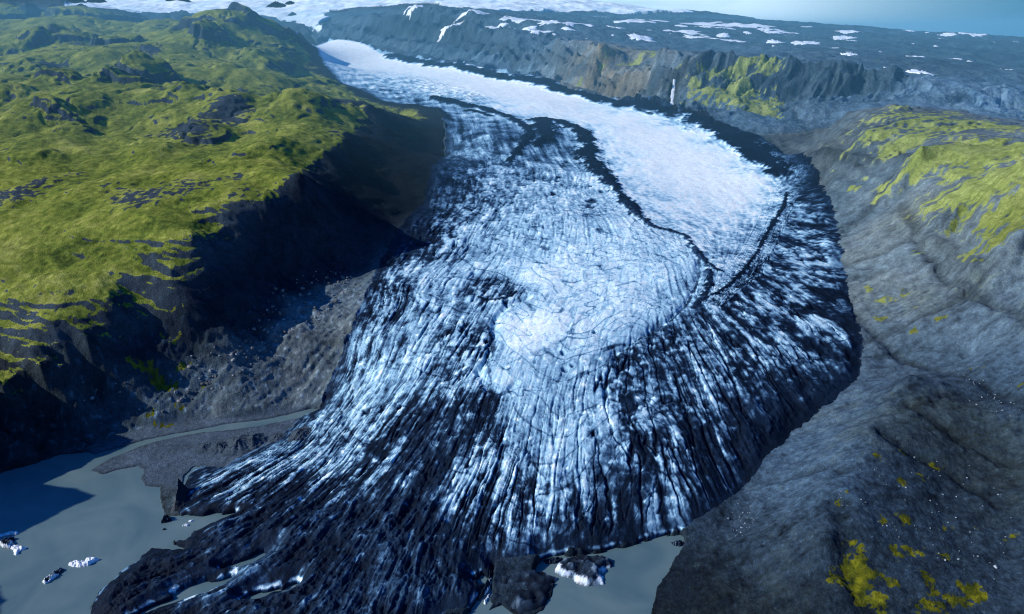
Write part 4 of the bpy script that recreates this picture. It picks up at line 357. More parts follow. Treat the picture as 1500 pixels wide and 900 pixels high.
# grass on the hills
grass = np.where(left, sm(1.0 , .5, slope - .18 * inl + .35 * n_f + .3 * n_c), 0) * sm(52, 80, base + 26 * n_c) * sm(20, 130, -sd_ice + 60 * n_c)
grass = grass * sm(-.50, -.16, n_p + .6 * n_f + .5 * n_v) * sm(5600, 4700, Y) 
gcol = ramp(.52 + .7 * n_c + .7 * n_f + .6 * n_v + .3 * b2, [(0, (.045, .072, .014)), (.3, (.115, .150, .022)), (.65, (.200, .225, .036)), (1, (.29, .295, .07))])
cliff_shade = sm(-25, 15, up(sdist(Xm, Ym, SHADE_CLIFF)) + 30 * n_c + 14 * n_f)
hillrock = np.where(left[..., None], mix(np.array([.034, .050, .064]), np.array([.018, .031, .047]), cliff_shade[..., None]) * (1 + .5 * n_f + .5 * n_c)[..., None], rock)  # cliff rock darkened in colour to deepen its shadow
lowm = (sm(125, 95, base + 10 * n_c) * left * (1 - cliff_shade))[..., None]
grass = grass * np.where((Y < 1150) & (X > -520), sm(-430, -510, X + 30 * n_c), 1)
grass = grass * (1 - .93 * sm(.25, .75, cliff_shade + .3 * n_f))
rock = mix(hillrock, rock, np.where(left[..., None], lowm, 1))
rub = np.clip(fbm(X, Y, 7, oct=2, seed=161, cell=cell) - .22, 0, 1) * 5
rock = rock * (1 + np.where(left, low * rub, right * np.clip(fbm(X, Y, 5, oct=2, seed=162, cell=cell) - .45, 0, 1) * 6))[..., None]
rock = rock * (1 - .25 * cliff_shade * left)[..., None] * (1 - .65 * left * sm(1250, 1500, Y) * sm(260, 120, -sd_ice + 40 * n_c))[..., None]  # more shade painted on the cliff and the far-bend land by the ice
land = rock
mm = np.zeros_like(Xm)
for mx, my, rx, ry, s in MOSS:
    d = np.hypot((Xm - mx) / rx, (Ym - my) / ry); mm = np.maximum(mm, s * sm(1.9, .2, d))
mm = up(mm); smoss = mm * 1.05 + .85 * n_f + .5 * g1 + .5 * n_c + .9 * n_v - .05
moss_shade = sm(1300, 750, Y)[..., None]  # near moss gets a darker colour, standing in for cloud shade
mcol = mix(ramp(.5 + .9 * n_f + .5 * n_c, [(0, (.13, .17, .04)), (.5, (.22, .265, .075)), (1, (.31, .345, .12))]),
           ramp(.5 + 1.0 * n_f + .5 * jag, [(0, (.018, .028, .006)), (.5, (.065, .072, .006)), (1, (.15, .145, .008))]), moss_shade)
mud = np.array([.064, .092, .122]) * (1 + .4 * n_c + .35 * e1)[..., None]
land = mix(land, mud, (flat * (sm(9, 3, zf)))[..., None])
capn = fbm(X, Y, 420, oct=5, seed=171, cell=cell)
cap_col = ramp(.78 + .5 * capn, [(0, (.16, .27, .38)), (.4, (.42, .64, .76)), (.8, (.80, .90, .90)), (1, (.88, .94, .92))])
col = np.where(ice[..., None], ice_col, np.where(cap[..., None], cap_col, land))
wet = sm(-7, -1, sd_wat)[..., None] * (~ice)[..., None]
col = np.clip(col * (1 - .35 * wet), .006, .95).astype(np.float32)

flow4 = np.stack([uu, vv, tI, np.where(W > .5, .30, 1 - .62 * core) * near_edge], -1).astype(np.float32)
cover = np.clip((smoss - .52) / .28 + .5, -1, 1.5) * (right | far | (left & (base < 120))) * sm(.02, .2, mm)
cover = np.where(left & (base >= 45), np.maximum(grass, cover), cover) * (~ice) * (~cap)
ccol = np.where((left & (grass >= cover * .9))[..., None], gcol, mcol).astype(np.float32)

# ------------------------------------------------------------------ materials
def nodes(name):
    m = bpy.data.materials.new(name); m.use_nodes = True
    nt = m.node_tree; b = nt.nodes['Principled BSDF']; return m, nt, b

def ground_material(name, rough, scales, bump, var, spec=.25, mode=None, soft=.14):
    """Surface whose base reflectance comes from the vertex colours ('albedo'); noises vary and roughen it.
    mode 'cover' lays moss or grass over it, mode 'ice' lays streaks along the flow."""
    m, nt, b = nodes(name); N, L = nt.nodes.new, nt.links.new
    def math_(op, p, q=None, clamp=False):
        n = N('ShaderNodeMath'); n.operation = op; n.use_clamp = clamp
        for k, v in enumerate((p, q)):
            if v is None: continue
            if isinstance(v, (int, float)): n.inputs[k].default_value = v
            else: L(v, n.inputs[k])
        return n.outputs[0]
    def noise_(vec, scale, detail=5, rough_=.65):
        n = N('ShaderNodeTexNoise'); n.inputs['Scale'].default_value = scale; n.inputs['Detail'].default_value = detail; n.inputs['Roughness'].default_value = rough_
        L(vec, n.inputs['Vector']); return n.outputs['Fac']
    tc = N('ShaderNodeTexCoord'); obj_ = tc.outputs['Object']
    at = N('ShaderNodeAttribute'); at.attribute_name = 'albedo'; last = at.outputs['Color']
    if mode == 'cover':
        cv = N('ShaderNodeAttribute'); cv.attribute_name = 'cover'
        k = math_('ADD', math_('MULTIPLY', math_('SUBTRACT', noise_(obj_, .22, 6, .7), .5), 1.5), cv.outputs['Alpha'])
        r = N('ShaderNodeMapRange'); r.interpolation_type = 'SMOOTHSTEP'; r.inputs['From Min'].default_value = .5 - soft; r.inputs['From Max'].default_value = .5 + soft; L(k, r.inputs['Value'])
        mx = N('ShaderNodeMix'); mx.data_type = 'RGBA'; L(r.outputs['Result'], mx.inputs['Factor']); L(last, mx.inputs['A']); L(cv.outputs['Color'], mx.inputs['B']); last = mx.outputs['Result']
    if mode == 'ice':
        fl = N('ShaderNodeAttribute'); fl.attribute_name = 'flow'; sp = N('ShaderNodeSeparateXYZ'); L(fl.outputs['Vector'], sp.inputs['Vector'])
        def along(lu, lv, detail):
            c = N('ShaderNodeCombineXYZ'); L(math_('DIVIDE', sp.outputs['X'], lu), c.inputs['X']); L(math_('DIVIDE', sp.outputs['Y'], lv), c.inputs['Y'])
            return noise_(c.outputs['Vector'], 1, detail, .7)
        t = sp.outputs['Z']
        mid = math_('SUBTRACT', 1.12, math_('ABSOLUTE', math_('SUBTRACT', math_('MULTIPLY', math_('MINIMUM', math_('MAXIMUM', t, 0), 1), 2), 1)))
        w = math_('MULTIPLY', mid, fl.outputs['Alpha'])
        d = math_('ADD', math_('MULTIPLY', math_('SUBTRACT', along(26, 3.0, 5), .5), .85), math_('MULTIPLY', math_('SUBTRACT', noise_(obj_, .30, 5, .7), .5), .60))
        t2 = math_('ADD', t, math_('MULTIPLY', w, d))
        cr = N('ShaderNodeValToRGB'); el = cr.color_ramp.elements
        while len(el) < len(ICE_STOPS): el.new(.5)
        for e, (p, c) in zip(el, ICE_STOPS): e.position = p; e.color = c + (1,)
        L(t2, cr.inputs['Fac']); last = cr.outputs['Color']
    h = None
    for s, v in zip(scales, var):
        f = noise_(obj_, s)
        r = N('ShaderNodeMapRange'); r.inputs['From Min'].default_value = .28; r.inputs['From Max'].default_value = .72
        r.inputs['To Min'].default_value = 1 - v; r.inputs['To Max'].default_value = 1 + v
        L(f, r.inputs['Value'])
        x = N('ShaderNodeVectorMath'); x.operation = 'SCALE'; L(last, x.inputs[0]); L(r.outputs['Result'], x.inputs['Scale']); last = x.outputs['Vector']
        h = f if h is None else math_('ADD', h, f)
    bp = N('ShaderNodeBump'); bp.inputs['Strength'].default_value = .8; bp.inputs['Distance'].default_value = bump
    L(h, bp.inputs['Height']); L(bp.outputs['Normal'], b.inputs['Normal']); L(last, b.inputs['Base Color'])
    b.inputs['Roughness'].default_value = rough; b.inputs['Specular IOR Level'].default_value = spec
    return m

M_ice = ground_material('glacier_ice', .6, (.8, .22, .06), 1.0, (.22, .16, .10), .05, 'ice')
M_snow = ground_material('firn_snow', .7, (.02, .006), 4, (.06, .06), .2)
M_rock = ground_material('moraine_rock', .9, (.7, .18, .05), 1.6, (.42, .34, .2), .08, 'cover', .42)
M_grass = ground_material('grassy_ground', .95, (.5, .14, .04), 2.0, (.36, .30, .22), .06, 'cover')
M_far = ground_material('plateau_rock', .95, (.12, .04, .012), 7, (.34, .28, .18), .06, 'cover')

def tag(o, label=None, cat=None, group=None, kind=None):
    for k, v in (('label', label), ('category', cat), ('group', group), ('kind', kind)):
        if v: o[k] = v
    return o

def build_mesh(name, V, F, mat, colr=None, smooth=True, extra=()):
    me = bpy.data.meshes.new(name); V = np.asarray(V, np.float32); F = np.asarray(F, np.int32)
    me.vertices.add(len(V)); me.vertices.foreach_set('co', V.ravel())
    n = F.shape[1]; me.loops.add(F.size); me.loops.foreach_set('vertex_index', F.ravel())
    me.polygons.add(len(F)); me.polygons.foreach_set('loop_start', np.arange(0, F.size, n, dtype=np.int32))
    me.polygons.foreach_set('use_smooth', np.full(len(F), smooth, bool))
    me.update(calc_edges=True)
    if colr is not None:
        a = me.attributes.new('albedo', 'FLOAT_COLOR', 'POINT')
        c = np.ones((len(V), 4), np.float32); c[:, :3] = colr; a.data.foreach_set('color', c.ravel())
    for an, av in extra:
        a = me.attributes.new(an, 'FLOAT_COLOR', 'POINT'); a.data.foreach_set('color', np.ascontiguousarray(av, np.float32).ravel())
    me.materials.append(mat)
    o = bpy.data.objects.new(name, me); C.objects.link(o); return o

# ------------------------------------------------------------------ split the ground into its pieces
nr, nc = X.shape
lab = np.select([ice, cap, left & ~((flat > .5) | (sd_wat > -4)), far], [0, 1, 2, 3], 4).astype(np.int8)
lab = np.where((lab == 4) & (X < -60), 5, lab)
idx = np.arange(nr * nc, dtype=np.int32).reshape(nr, nc)
quads = np.stack([idx[:-1, :-1], idx[:-1, 1:], idx[1:, 1:], idx[1:, :-1]], -1).reshape(-1, 4)
ql = lab[:-1, :-1].ravel()
P3 = np.stack([X, Y, zf], -1).reshape(-1, 3); col2 = col.reshape(-1, 3)
cov2 = np.concatenate([ccol, cover[..., None]], -1).astype(np.float32).reshape(-1, 4)
for k, (name, m, label) in enumerate((
        ('glacier', M_ice, 'white valley glacier ending in a dark crevassed snout'),
        ('ice_cap_snow', M_snow, 'smooth white ice cap behind the hills'),
        ('grassy_hills', M_grass, 'green hills with a dark shaded cliff above the glacier'),
        ('plateau_mountains', M_far, 'dark flat-topped mountains with cliffs behind the glacier'),
        ('moraine_hills', M_rock, 'bare grey moraine slopes beside the glacier'),
        ('mud_flat_shore', M_rock, 'grey mud flats between the lake and the scree'))):
    q = quads[ql == k]
    if not len(q): continue
    uq, inv = np.unique(q, return_inverse=True)
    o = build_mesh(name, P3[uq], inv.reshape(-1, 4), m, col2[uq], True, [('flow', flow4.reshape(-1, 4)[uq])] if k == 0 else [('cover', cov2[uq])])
    tag(o, label, None, None, 'structure')

def height(x, y):
    s = x / y; j = min(max(int(np.searchsorted(ss, s)) - 1, 0), nc - 2); i = min(max(int(np.searchsorted(ys, y)) - 1, 0), nr - 2)
    a = (s - ss[j]) / (ss[j + 1] - ss[j]); b = (y - ys[i]) / (ys[i + 1] - ys[i])
    return float(zf[i, j] * (1 - a) * (1 - b) + zf[i, j + 1] * a * (1 - b) + zf[i + 1, j] * (1 - a) * b + zf[i + 1, j + 1] * a * b)

# ------------------------------------------------------------------ water
mw, nt, b = nodes('milky_meltwater'); N, L = nt.nodes.new, nt.links.new
tc = N('ShaderNodeTexCoord'); n1 = N('ShaderNodeTexNoise'); n1.inputs['Scale'].default_value = .014; n1.inputs['Detail'].default_value = 6; n1.inputs['Distortion'].default_value = 1.5
cr = N('ShaderNodeValToRGB'); cr.color_ramp.elements[0].position = .3; cr.color_ramp.elements[1].position = .7
cr.color_ramp.elements[0].color = (.070, .126, .142, 1); cr.color_ramp.elements[1].color = (.118, .176, .180, 1)
n2 = N('ShaderNodeTexNoise'); n2.inputs['Scale'].default_value = .9; n2.inputs['Detail'].default_value = 4
bp = N('ShaderNodeBump'); bp.inputs['Strength'].default_value = .25; bp.inputs['Distance'].default_value = .12
for n in (n1, n2): L(tc.outputs['Object'], n.inputs['Vector'])
L(n1.outputs['Fac'], cr.inputs['Fac']); L(cr.outputs['Color'], b.inputs['Base Color']); L(n2.outputs['Fac'], bp.inputs['Height']); L(bp.outputs['Normal'], b.inputs['Normal'])
b.inputs['Roughness'].default_value = .3; b.inputs['Specular IOR Level'].default_value = .35
wx0, wx1, wy0, wy1 = -1300, 420, 330, 900
o = build_mesh('lake_water', [(wx0, wy0, 0), (wx1, wy0, 0), (wx1, wy1, 0), (wx0, wy1, 0)], [[0, 1, 2, 3]], mw, None, False)
tag(o, 'grey milky meltwater lake in front of the ice', None, None, 'structure')

# ------------------------------------------------------------------ icebergs
def noise1(a, seed): return float(perlin(np.array([a]), np.array([seed * 1.37]), seed)[0])
def berg(name, P, h, white, seed, mat):
    """Floating ice from its waterline outline: a broken rim, tilted top and steep sides."""
    P = [tuple(q) for q in P]; xs = [q[0] for q in P]; yy = [q[1] for q in P]; w_, h_ = max(xs) - min(xs), max(yy) - min(yy)
    st = max(min(w_, h_) / 26, max(w_, h_) / 110); m = 2 * st
    gx_ = np.arange(min(xs) - m, max(xs) + m, st); gy_ = np.arange(min(yy) - m, max(yy) + m, st); A, B = np.meshgrid(gx_, gy_)
    L0 = math.sqrt(w_ * h_) * .5
    e = fbm(A, B, L0 * .6, oct=4, seed=seed); e2 = fbm(A, B, L0 * .22, oct=3, seed=seed + 9); rd = fbm(A, B, L0 * .9, oct=4, seed=seed + 4, ridged=True)
    sd = sdist(A, B, P) + e * L0 * .12 + e2 * L0 * .07; wd = min(w_, h_) * .5
    t = np.clip(sd / (wd * .32), 0, 1)
    Z = h * (t ** .4) * np.clip(.62 + .8 * e + .7 * (rd - .3) + .45 * e2, .12, 2) + .12 * h * e2 * t
    Z = np.where(sd > 0, Z, np.maximum(sd * 1.5, -1.5))
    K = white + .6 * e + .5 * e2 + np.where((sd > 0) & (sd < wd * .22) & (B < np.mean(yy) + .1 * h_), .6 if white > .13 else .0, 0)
    keep = sd > -st * 1.5; ii = np.arange(A.size).reshape(A.shape)
    f = np.stack([ii[:-1, :-1], ii[:-1, 1:], ii[1:, 1:], ii[1:, :-1]], -1)[keep[:-1, :-1] & keep[:-1, 1:] & keep[1:, 1:] & keep[1:, :-1]]
    uq, inv = np.unique(f, return_inverse=True); V = np.stack([A, B, Z], -1).reshape(-1, 3)[uq]
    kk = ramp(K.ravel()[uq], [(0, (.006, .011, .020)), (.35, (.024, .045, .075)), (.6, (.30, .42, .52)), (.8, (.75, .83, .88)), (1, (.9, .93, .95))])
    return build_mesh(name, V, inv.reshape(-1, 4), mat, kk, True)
M_berg = ground_material('iceberg_ice', .75, (1.2, .3), .6, (.3, .2), .08)
LOOK = {
    'white_flat': (.95, 'bright white flat iceberg floating alone in the sunlit lake'),
    'dark_long': (.25, 'long dark iceberg with a pale edge beside the bright white one'),
    'white_tri': (.9, 'white three-pointed iceberg in the shaded part of the lake'),
    'dark_block': (.2, 'black blocky iceberg touching the white three-pointed one'),
    'pale_bar': (.8, 'narrow pale bar of ice farthest up the shaded lake'),
    'black_spike': (.05, 'small black pointed iceberg casting a shadow near the snout'),
    'tiny_dark': (.1, 'tiny dark ice crumb just below the black pointed iceberg'),
    'small_white': (.95, 'small white ice scrap floating against the snout'),
    'debris_isle': (.14, 'large dirty iceberg with a white broken rim in the right-hand lake'),
    'black_isle': (.02, 'huge black debris-covered ice island at the bottom of the snout'),
    'thin_sliver': (.55, 'thin sliver of ice in the channel beside the black ice island'),
    'low_dark': (.05, 'low dark lump of ice lying in the right-hand lake')}
for i, (kind, h, P) in enumerate(BERGS):
    w, label = LOOK[kind]
    o = berg('iceberg', P, h, w, i + 2, M_berg)
    tag(o, label, 'iceberg', {'small_white': 'small white ice scraps by the snout', 'thin_sliver': 'slivers of ice in the channel', 'low_dark': 'low dark ice lumps in the lake'}.get(kind))

# ------------------------------------------------------------------ debris cones and the upright fin of ice
M_deb = ground_material('wet_debris', .85, (.8, .2), .8, (.3, .2), .2)
def mound_mesh(name, x, y, r, h, seed, mat, c0, c1, sharp=1.0, asp=1.0):
    n, m = 40, 14; V, F, K = [], [], []
    for k in range(m):
        for i in range(n):
            a = 2 * math.pi * i / n; rr = r * (1 - k / m) * (1 + .28 * noise1(math.cos(a) * 1.3 + 5, seed + math.sin(a) * 1.3))
            px, py = x + rr * math.cos(a), y + rr * math.sin(a) * asp
            g = height(px, py); q = k / m
            V.append((px, py, g - .8 + h * (q ** sharp) * (1 + .35 * noise1(a * 1.6, seed + 1)) + .25 * h * noise1(px / r * 2.1, seed + py / r * 2.1) * min(1, q * 4)))
            K.append(np.array(c0) + (np.array(c1) - np.array(c0)) * min(1, max(0, .5 + .8 * noise1(px / r * 3, seed + 5 + py / r * 3))))
    V.append((x, y, height(x, y) + h)); K.append(np.array(c1))
    for k in range(m - 1):
        for i in range(n):
            j = (i + 1) % n; F.append((k * n + i, k * n + j, (k + 1) * n + j)); F.append((k * n + i, (k + 1) * n + j, (k + 1) * n + i))
    for i in range(n): F.append(((m - 1) * n + i, (m - 1) * n + (i + 1) % n, len(V) - 1))
    return build_mesh(name, V, F, mat, np.array(K), True)
CONE_L = ['grey debris cone with a dark flank by the river', 'dark folded debris mound beside the river mouth', 'large grey debris cone on the mud flat',
          'small grey debris mound lowest on the mud flat', 'sharp dark debris ridge between two mounds', 'low broad debris mound near the lake shore']
for i, (x, y, r, h) in enumerate(CONES):
    tag(mound_mesh('debris_mound', x, y, r, h, 20 + i, M_deb, (.020, .034, .05), (.06, .088, .115), 1.1, 1.3), CONE_L[i], 'mound')
fx = [np.array(p) for p in FIN]
def fin():
    a, t0, t1, b, r1, e = fx
    V, K, F = [], [], []; n, m = 18, 10
    for i in range(n + 1):
        s = i / n; lo = a + (np.array([t0[0], t0[1], 0]) - a) * s; hi = b + (t0 - b) * s; hi = hi.copy(); hi[2] = 3 + 13 * s ** .7 + 2.2 * noise1(s * 6, 3)
        far_ = e + (np.array([t1[0], t1[1], 0]) - e) * s
        for j in range(m + 1):
            q = j / m
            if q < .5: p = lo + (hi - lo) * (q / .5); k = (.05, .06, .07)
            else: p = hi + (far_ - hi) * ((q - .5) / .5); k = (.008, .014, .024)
            p = np.array(p, float); p[2] += .9 * noise1(s * 9, j * .6 + 4); p[0] += .8 * noise1(s * 7 + 3, j * .7)
            if j in (0, m): p[2] = -.8
            V.append(p); K.append(np.array(k) * (1 + .5 * noise1(s * 8, j + 9)))
    for i in range(n):
        for j in range(m):
            q = i * (m + 1) + j; F.append((q, q + 1, q + m + 2, q + m + 1))
    return build_mesh('ice_fin', V, F, M_deb, np.array(K), False)
tag(fin(), 'tall dark fin of debris-coated ice at the corner of the lake', 'ice fin')

# ------------------------------------------------------------------ snow patches and nunataks
M_patch = ground_material('old_snow', .7, (.05, .015), 1.5, (.05, .05), .2)
SNOW_L = 'white snow patch left on the dark plateau'
for i, (x, y, rx, ry) in enumerate(SNOW):
    if max(abs(height(x + rx * .5, y) - height(x - rx * .5, y)) / rx, abs(height(x, y + ry) - height(x, y - ry)) / ry * .5) > .36 or (y < 3900 and x < 880): continue
    n, m = 44, 9; V, F = [], []; ry = max(ry, rx * .25)
    for k in range(m + 1):
        for a_ in range(n):
            a = 2 * math.pi * a_ / n
            f = .85 + .45 * noise1(math.cos(a) * 1.6 + i, 3 + math.sin(a) * 1.6) + .35 * noise1(math.cos(a) * 4 + i * 2, 9 + math.sin(a) * 4)
            q = k / m * max(f, .2); px, py = x + rx * q * math.cos(a), y + ry * q * math.sin(a)
            V.append((px, py, height(px, py) + (3.0 if k < m else -2.5)))
    for k in range(m):
        for a_ in range(n):
            b_ = (a_ + 1) % n; F.append((k * n + a_, k * n + b_, (k + 1) * n + b_, (k + 1) * n + a_)) if k else None
    F = [f for f in F if f]; V.append((x, y, height(x, y) + 3)); T3 = [t for q in F for t in ((q[0], q[1], q[2]), (q[0], q[2], q[3]))]
    T3 += [(n + a_, n + (a_ + 1) % n, len(V) - 1) for a_ in range(n)]
    o = build_mesh('snow_patch', V, [t[::-1] for t in T3], M_patch, np.tile(np.array([.84, .89, .93]), (len(V), 1)))
    tag(o, SNOW_L, 'snow patch', 'snow patches on the far plateau')
for i, (x, y, rx, ry) in enumerate(NUNATAKS):
    tag(mound_mesh('rock_outcrop', x, y, rx, rx * .5, 60 + i, M_far, (.03, .04, .055), (.06, .075, .09), .7, 1.0), 'dark rock outcrop standing out of the white ice cap', 'rock', 'rock outcrops in the ice cap')

# ------------------------------------------------------------------ waterfall
mf, nt, b = nodes('falling_water'); N, L = nt.nodes.new, nt.links.new
tc = N('ShaderNodeTexCoord'); mp = N('ShaderNodeMapping'); mp.inputs['Scale'].default_value = (.5, .5, .05); n1 = N('ShaderNodeTexNoise'); n1.inputs['Scale'].default_value = 1
cr = N('ShaderNodeValToRGB'); cr.color_ramp.elements[0].color = (.6, .7, .78, 1); cr.color_ramp.elements[1].color = (.92, .94, .95, 1)
L(tc.outputs['Object'], mp.inputs['Vector']); L(mp.outputs['Vector'], n1.inputs['Vector']); L(n1.outputs['Fac'], cr.inputs['Fac']); L(cr.outputs['Color'], b.inputs['Base Color']); b.inputs['Roughness'].default_value = .5
V, F = [], []; path = []
for a, c in zip(FALL, FALL[1:]):
    for t in np.linspace(0, 1, 7)[:-1]: path.append((a[0] + (c[0] - a[0]) * t, a[1] + (c[1] - a[1]) * t))
for i, (x, y) in enumerate(path):
    w = (5 + 5 * i / len(path)) * (1 + .5 * noise1(i * .35, 4)); g = max(height(x, y), height(x, y - 10), height(x - 5, y - 5), height(x + 5, y - 5)) + 4
    for s in (-1, -.4, .4, 1): V.append((x + s * w, y - 4 + abs(s) * 3, g + .8 * noise1(i * .8, s * 3)))
for i in range(len(path) - 1):
    for s in range(3): F.append((i * 4 + s, i * 4 + s + 1, i * 4 + s + 5, i * 4 + s + 4))
tag(build_mesh('waterfall', V, F, mf), 'thin white waterfall dropping down a dark gorge in the far cliff', 'waterfall')

# ------------------------------------------------------------------ boulders
rng = random.Random(11)
import bmesh
M_b1 = ground_material('scree_stone', .9, (2.0, .6), .3, (.25, .15), .2)
def boulder(k, c):
    bm = bmesh.new(); bmesh.ops.create_icosphere(bm, subdivisions=3, radius=1)
    ax = [(rng.gauss(0, 1), rng.gauss(0, 1), rng.gauss(0, 1)) for _ in range(9)]; cut = [rng.uniform(.55, .85) for _ in ax]
    for v in bm.verts:
        p = np.array(v.co)
        for a, d in zip(ax, cut):
            a = np.array(a) / np.linalg.norm(a); q = p @ a
            if q > d: p = p - a * (q - d)
        p = p * (1 + .06 * noise1(p[0] * 3 + k, p[1] * 3 + p[2] * 2)); v.co = p * np.array([1, .8, .7])
    V = np.array([v.co[:] for v in bm.verts]); F = np.array([[v.index for v in f.verts] for f in bm.faces]); bm.free()
    return build_mesh('boulder', V, F, M_b1, np.tile(np.array(c), (len(V), 1)), False)
def place(o, x, y, s):
    o.location = (x, y, height(x, y) + s * .22); o.scale = (s, s, s); o.rotation_euler = (rng.uniform(-.3, .3), rng.uniform(-.3, .3), rng.uniform(0, 6.28))
protoA = [boulder(k, c) for k, c in enumerate(((.17, .17, .17), (.11, .11, .115), (.25, .25, .25), (.08, .085, .09)))]
protoB = [boulder(k + 5, c) for k, c in enumerate(((.22, .27, .30), (.14, .18, .21), (.32, .37, .40)))]
used = set()
for i, (x, y, s) in enumerate(BOULDERS):
    pr = protoA if i < BOULDER_SPLIT else protoB
    src = pr[rng.randrange(len(pr))]
    if src.name in used:
        o = src.copy(); C.objects.link(o)
    else:
        o = src; used.add(src.name)
    place(o, x, y, s * (1.05 if i < BOULDER_SPLIT else .75))
    if i < BOULDER_SPLIT: tag(o, 'grey boulder among the scree below the shaded cliff', 'boulder', 'boulders on the scree below the cliff')
    else: tag(o, 'pale stone scattered on the dark moraine ridge', 'boulder', 'pale stones on the dark moraine')
o = [q for q in C.objects if q.name.startswith('boulder') and abs(q.location.x - BOULDERS[-5][0]) < .1 and abs(q.location.y - BOULDERS[-5][1]) < .1][0]
o['label'] = 'largest pale boulder, alone on the dark moraine slope'; del o['group']

# ------------------------------------------------------------------ light, sky, camera
HAZE = 1.0e-4
SUN_EL, SUN_AZ = R(32), math.atan2(-.98, -.16)      # azimuth from +Y towards +X: the sun stands to the side, a little behind the viewer
sun = bpy.data.lights.new('sun', 'SUN'); sun.energy = 5.0; sun.angle = R(.5); sun.color = (1, .965, .90)
so = bpy.data.objects.new('sun', sun); C.objects.link(so)
d = np.array([math.sin(SUN_AZ) * math.cos(SUN_EL), math.cos(SUN_AZ) * math.cos(SUN_EL), math.sin(SUN_EL)])
from mathutils import Vector
so.rotation_euler = Vector(-d).to_track_quat('-Z', 'Y').to_euler()
so.location = tuple(d * 3000)
w = bpy.data.worlds.new('World'); bpy.context.scene.world = w; w.use_nodes = True
nt = w.node_tree; N, L = nt.nodes.new, nt.links.new; bg = nt.nodes['Background']
sky = N('ShaderNodeTexSky'); sky.sky_type = 'NISHITA'; sky.sun_disc = False; sky.sun_elevation = SUN_EL; sky.sun_rotation = SUN_AZ
sky.altitude = 700; sky.ozone_density = 4.0; sky.air_density = 1.2
tc = N('ShaderNodeTexCoord'); mp = N('ShaderNodeMapping'); mp.inputs['Scale'].default_value = (2.5, 2.5, 14)
cn = N('ShaderNodeTexNoise'); cn.inputs['Scale'].default_value = 1.3; cn.inputs['Detail'].default_value = 6
cr = N('ShaderNodeValToRGB'); cr.color_ramp.elements[0].position = .12; cr.color_ramp.elements[1].position = .55
mx = N('ShaderNodeMix'); mx.data_type = 'RGBA'; mx.inputs['B'].default_value = (6.0, 8.0, 9.5, 1)
hs = N('ShaderNodeHueSaturation'); hs.inputs['Saturation'].default_value = 1.25
L(tc.outputs['Generated'], mp.inputs['Vector']); L(mp.outputs['Vector'], cn.inputs['Vector']); L(cn.outputs['Fac'], cr.inputs['Fac'])
L(sky.outputs['Color'], hs.inputs['Color']); tt = N('ShaderNodeMix'); tt.data_type = 'RGBA'; tt.blend_type = 'MULTIPLY'; tt.inputs['Factor'].default_value = 1; tt.inputs['B'].default_value = (.17, .60, 1.06, 1)
L(hs.outputs['Color'], tt.inputs['A']); L(tt.outputs['Result'], mx.inputs['A'])
sx_ = N('ShaderNodeSeparateXYZ'); L(tc.outputs['Generated'], sx_.inputs['Vector'])
lowf = N('ShaderNodeMapRange'); lowf.inputs['From Min'].default_value = .25; lowf.inputs['From Max'].default_value = .02; L(sx_.outputs['Z'], lowf.inputs['Value'])
side = N('ShaderNodeMapRange'); side.inputs['From Min'].default_value = .62; side.inputs['From Max'].default_value = .34; L(sx_.outputs['X'], side.inputs['Value'])
mm_ = N('ShaderNodeMath'); mm_.operation = 'MULTIPLY'; L(lowf.outputs['Result'], mm_.inputs[0]); L(side.outputs['Result'], mm_.inputs[1])
m2_ = N('ShaderNodeMath'); m2_.operation = 'MULTIPLY'; L(mm_.outputs[0], m2_.inputs[0]); L(cr.outputs['Color'], m2_.inputs[1]); L(m2_.outputs[0], mx.inputs['Factor']); dk = N('ShaderNodeMix'); dk.data_type = 'RGBA'; dk.inputs['B'].default_value = (.30, 1.25, 2.5, 1)
ds_ = N('ShaderNodeMapRange'); ds_.inputs['From Min'].default_value = .30; ds_.inputs['From Max'].default_value = .62; ds_.inputs['To Max'].default_value = .92; L(sx_.outputs['X'], ds_.inputs['Value'])
dm_ = N('ShaderNodeMath'); dm_.operation = 'MULTIPLY'; L(ds_.outputs['Result'], dm_.inputs[0]); L(lowf.outputs['Result'], dm_.inputs[1])
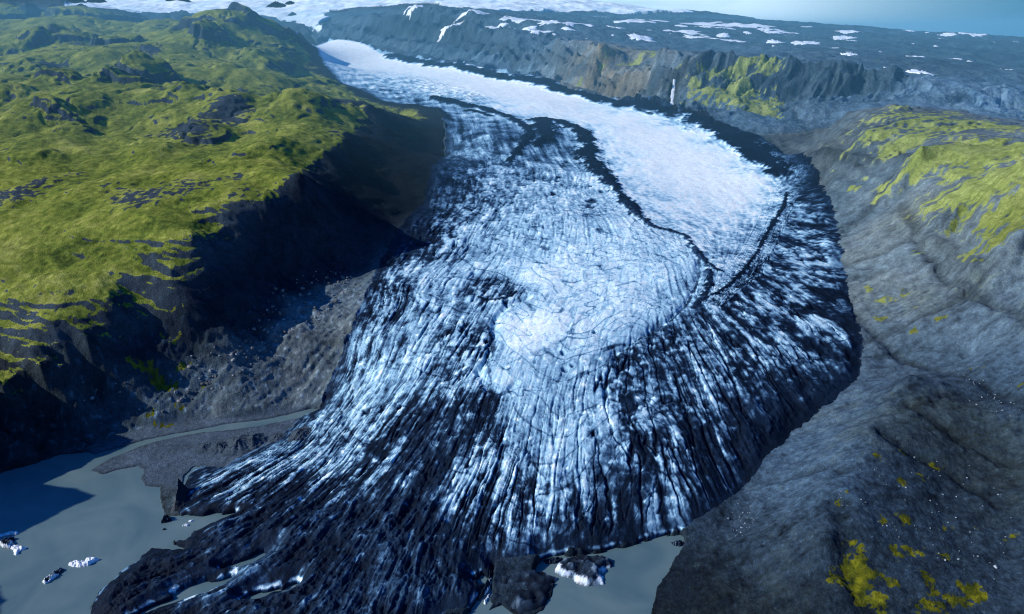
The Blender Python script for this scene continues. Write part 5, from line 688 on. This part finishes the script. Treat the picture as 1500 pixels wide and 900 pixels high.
L(mx.outputs['Result'], dk.inputs['A']); L(dm_.outputs[0], dk.inputs['Factor']); L(dk.outputs['Result'], bg.inputs['Color'])
bg.inputs['Strength'].default_value = .135

# ------------------------------------------------------------------ the blue haze that fills the valley air
mh = bpy.data.materials.new('valley_haze'); mh.use_nodes = True; nt = mh.node_tree; nt.nodes.clear()
vs = nt.nodes.new('ShaderNodeVolumeScatter'); vs.inputs['Color'].default_value = (.28, .76, 1, 1); vs.inputs['Density'].default_value = HAZE; vs.inputs['Anisotropy'].default_value = .0
va = nt.nodes.new('ShaderNodeVolumeAbsorption'); va.inputs['Color'].default_value = (.28, .76, 1, 1); va.inputs['Density'].default_value = HAZE
ad = nt.nodes.new('ShaderNodeAddShader'); nt.links.new(vs.outputs['Volume'], ad.inputs[0]); nt.links.new(va.outputs['Volume'], ad.inputs[1])
nt.links.new(ad.outputs['Shader'], nt.nodes.new('ShaderNodeOutputMaterial').inputs['Volume'])
hv = [(x, y, q) for x in (-16000, 9000) for y in (1350, 17000) for q in (-60, 640)]
o = build_mesh('air_haze', hv, [(0, 1, 3, 2), (4, 6, 7, 5), (0, 4, 5, 1), (2, 3, 7, 6), (0, 2, 6, 4), (1, 5, 7, 3)], mh, None, False)
tag(o, 'thin blue haze in the valley air', None, None, 'structure')

cam = bpy.data.cameras.new('camera'); co = bpy.data.objects.new('camera', cam); C.objects.link(co)
co.location = (0, 0, 500); co.rotation_euler = (R(90) - math.atan(405 / 1000), 0, 0)
cam.sensor_width = 36; cam.lens = 24; cam.clip_start = 1; cam.clip_end = 120000
sc = bpy.context.scene; sc.camera = co
sc.view_settings.view_transform = 'Standard'; sc.view_settings.look = 'None'; sc.view_settings.exposure = 0; sc.view_settings.gamma = 1
sc.cycles.use_denoising = True; sc.cycles.denoiser = 'OPENIMAGEDENOISE'; sc.cycles.denoising_input_passes = 'RGB_ALBEDO_NORMAL'; sc.cycles.denoising_prefilter = 'NONE'; sc.cycles.filter_width = 1.2
sc.cycles.max_bounces = 4; sc.cycles.diffuse_bounces = 2
print('grid', X.shape)
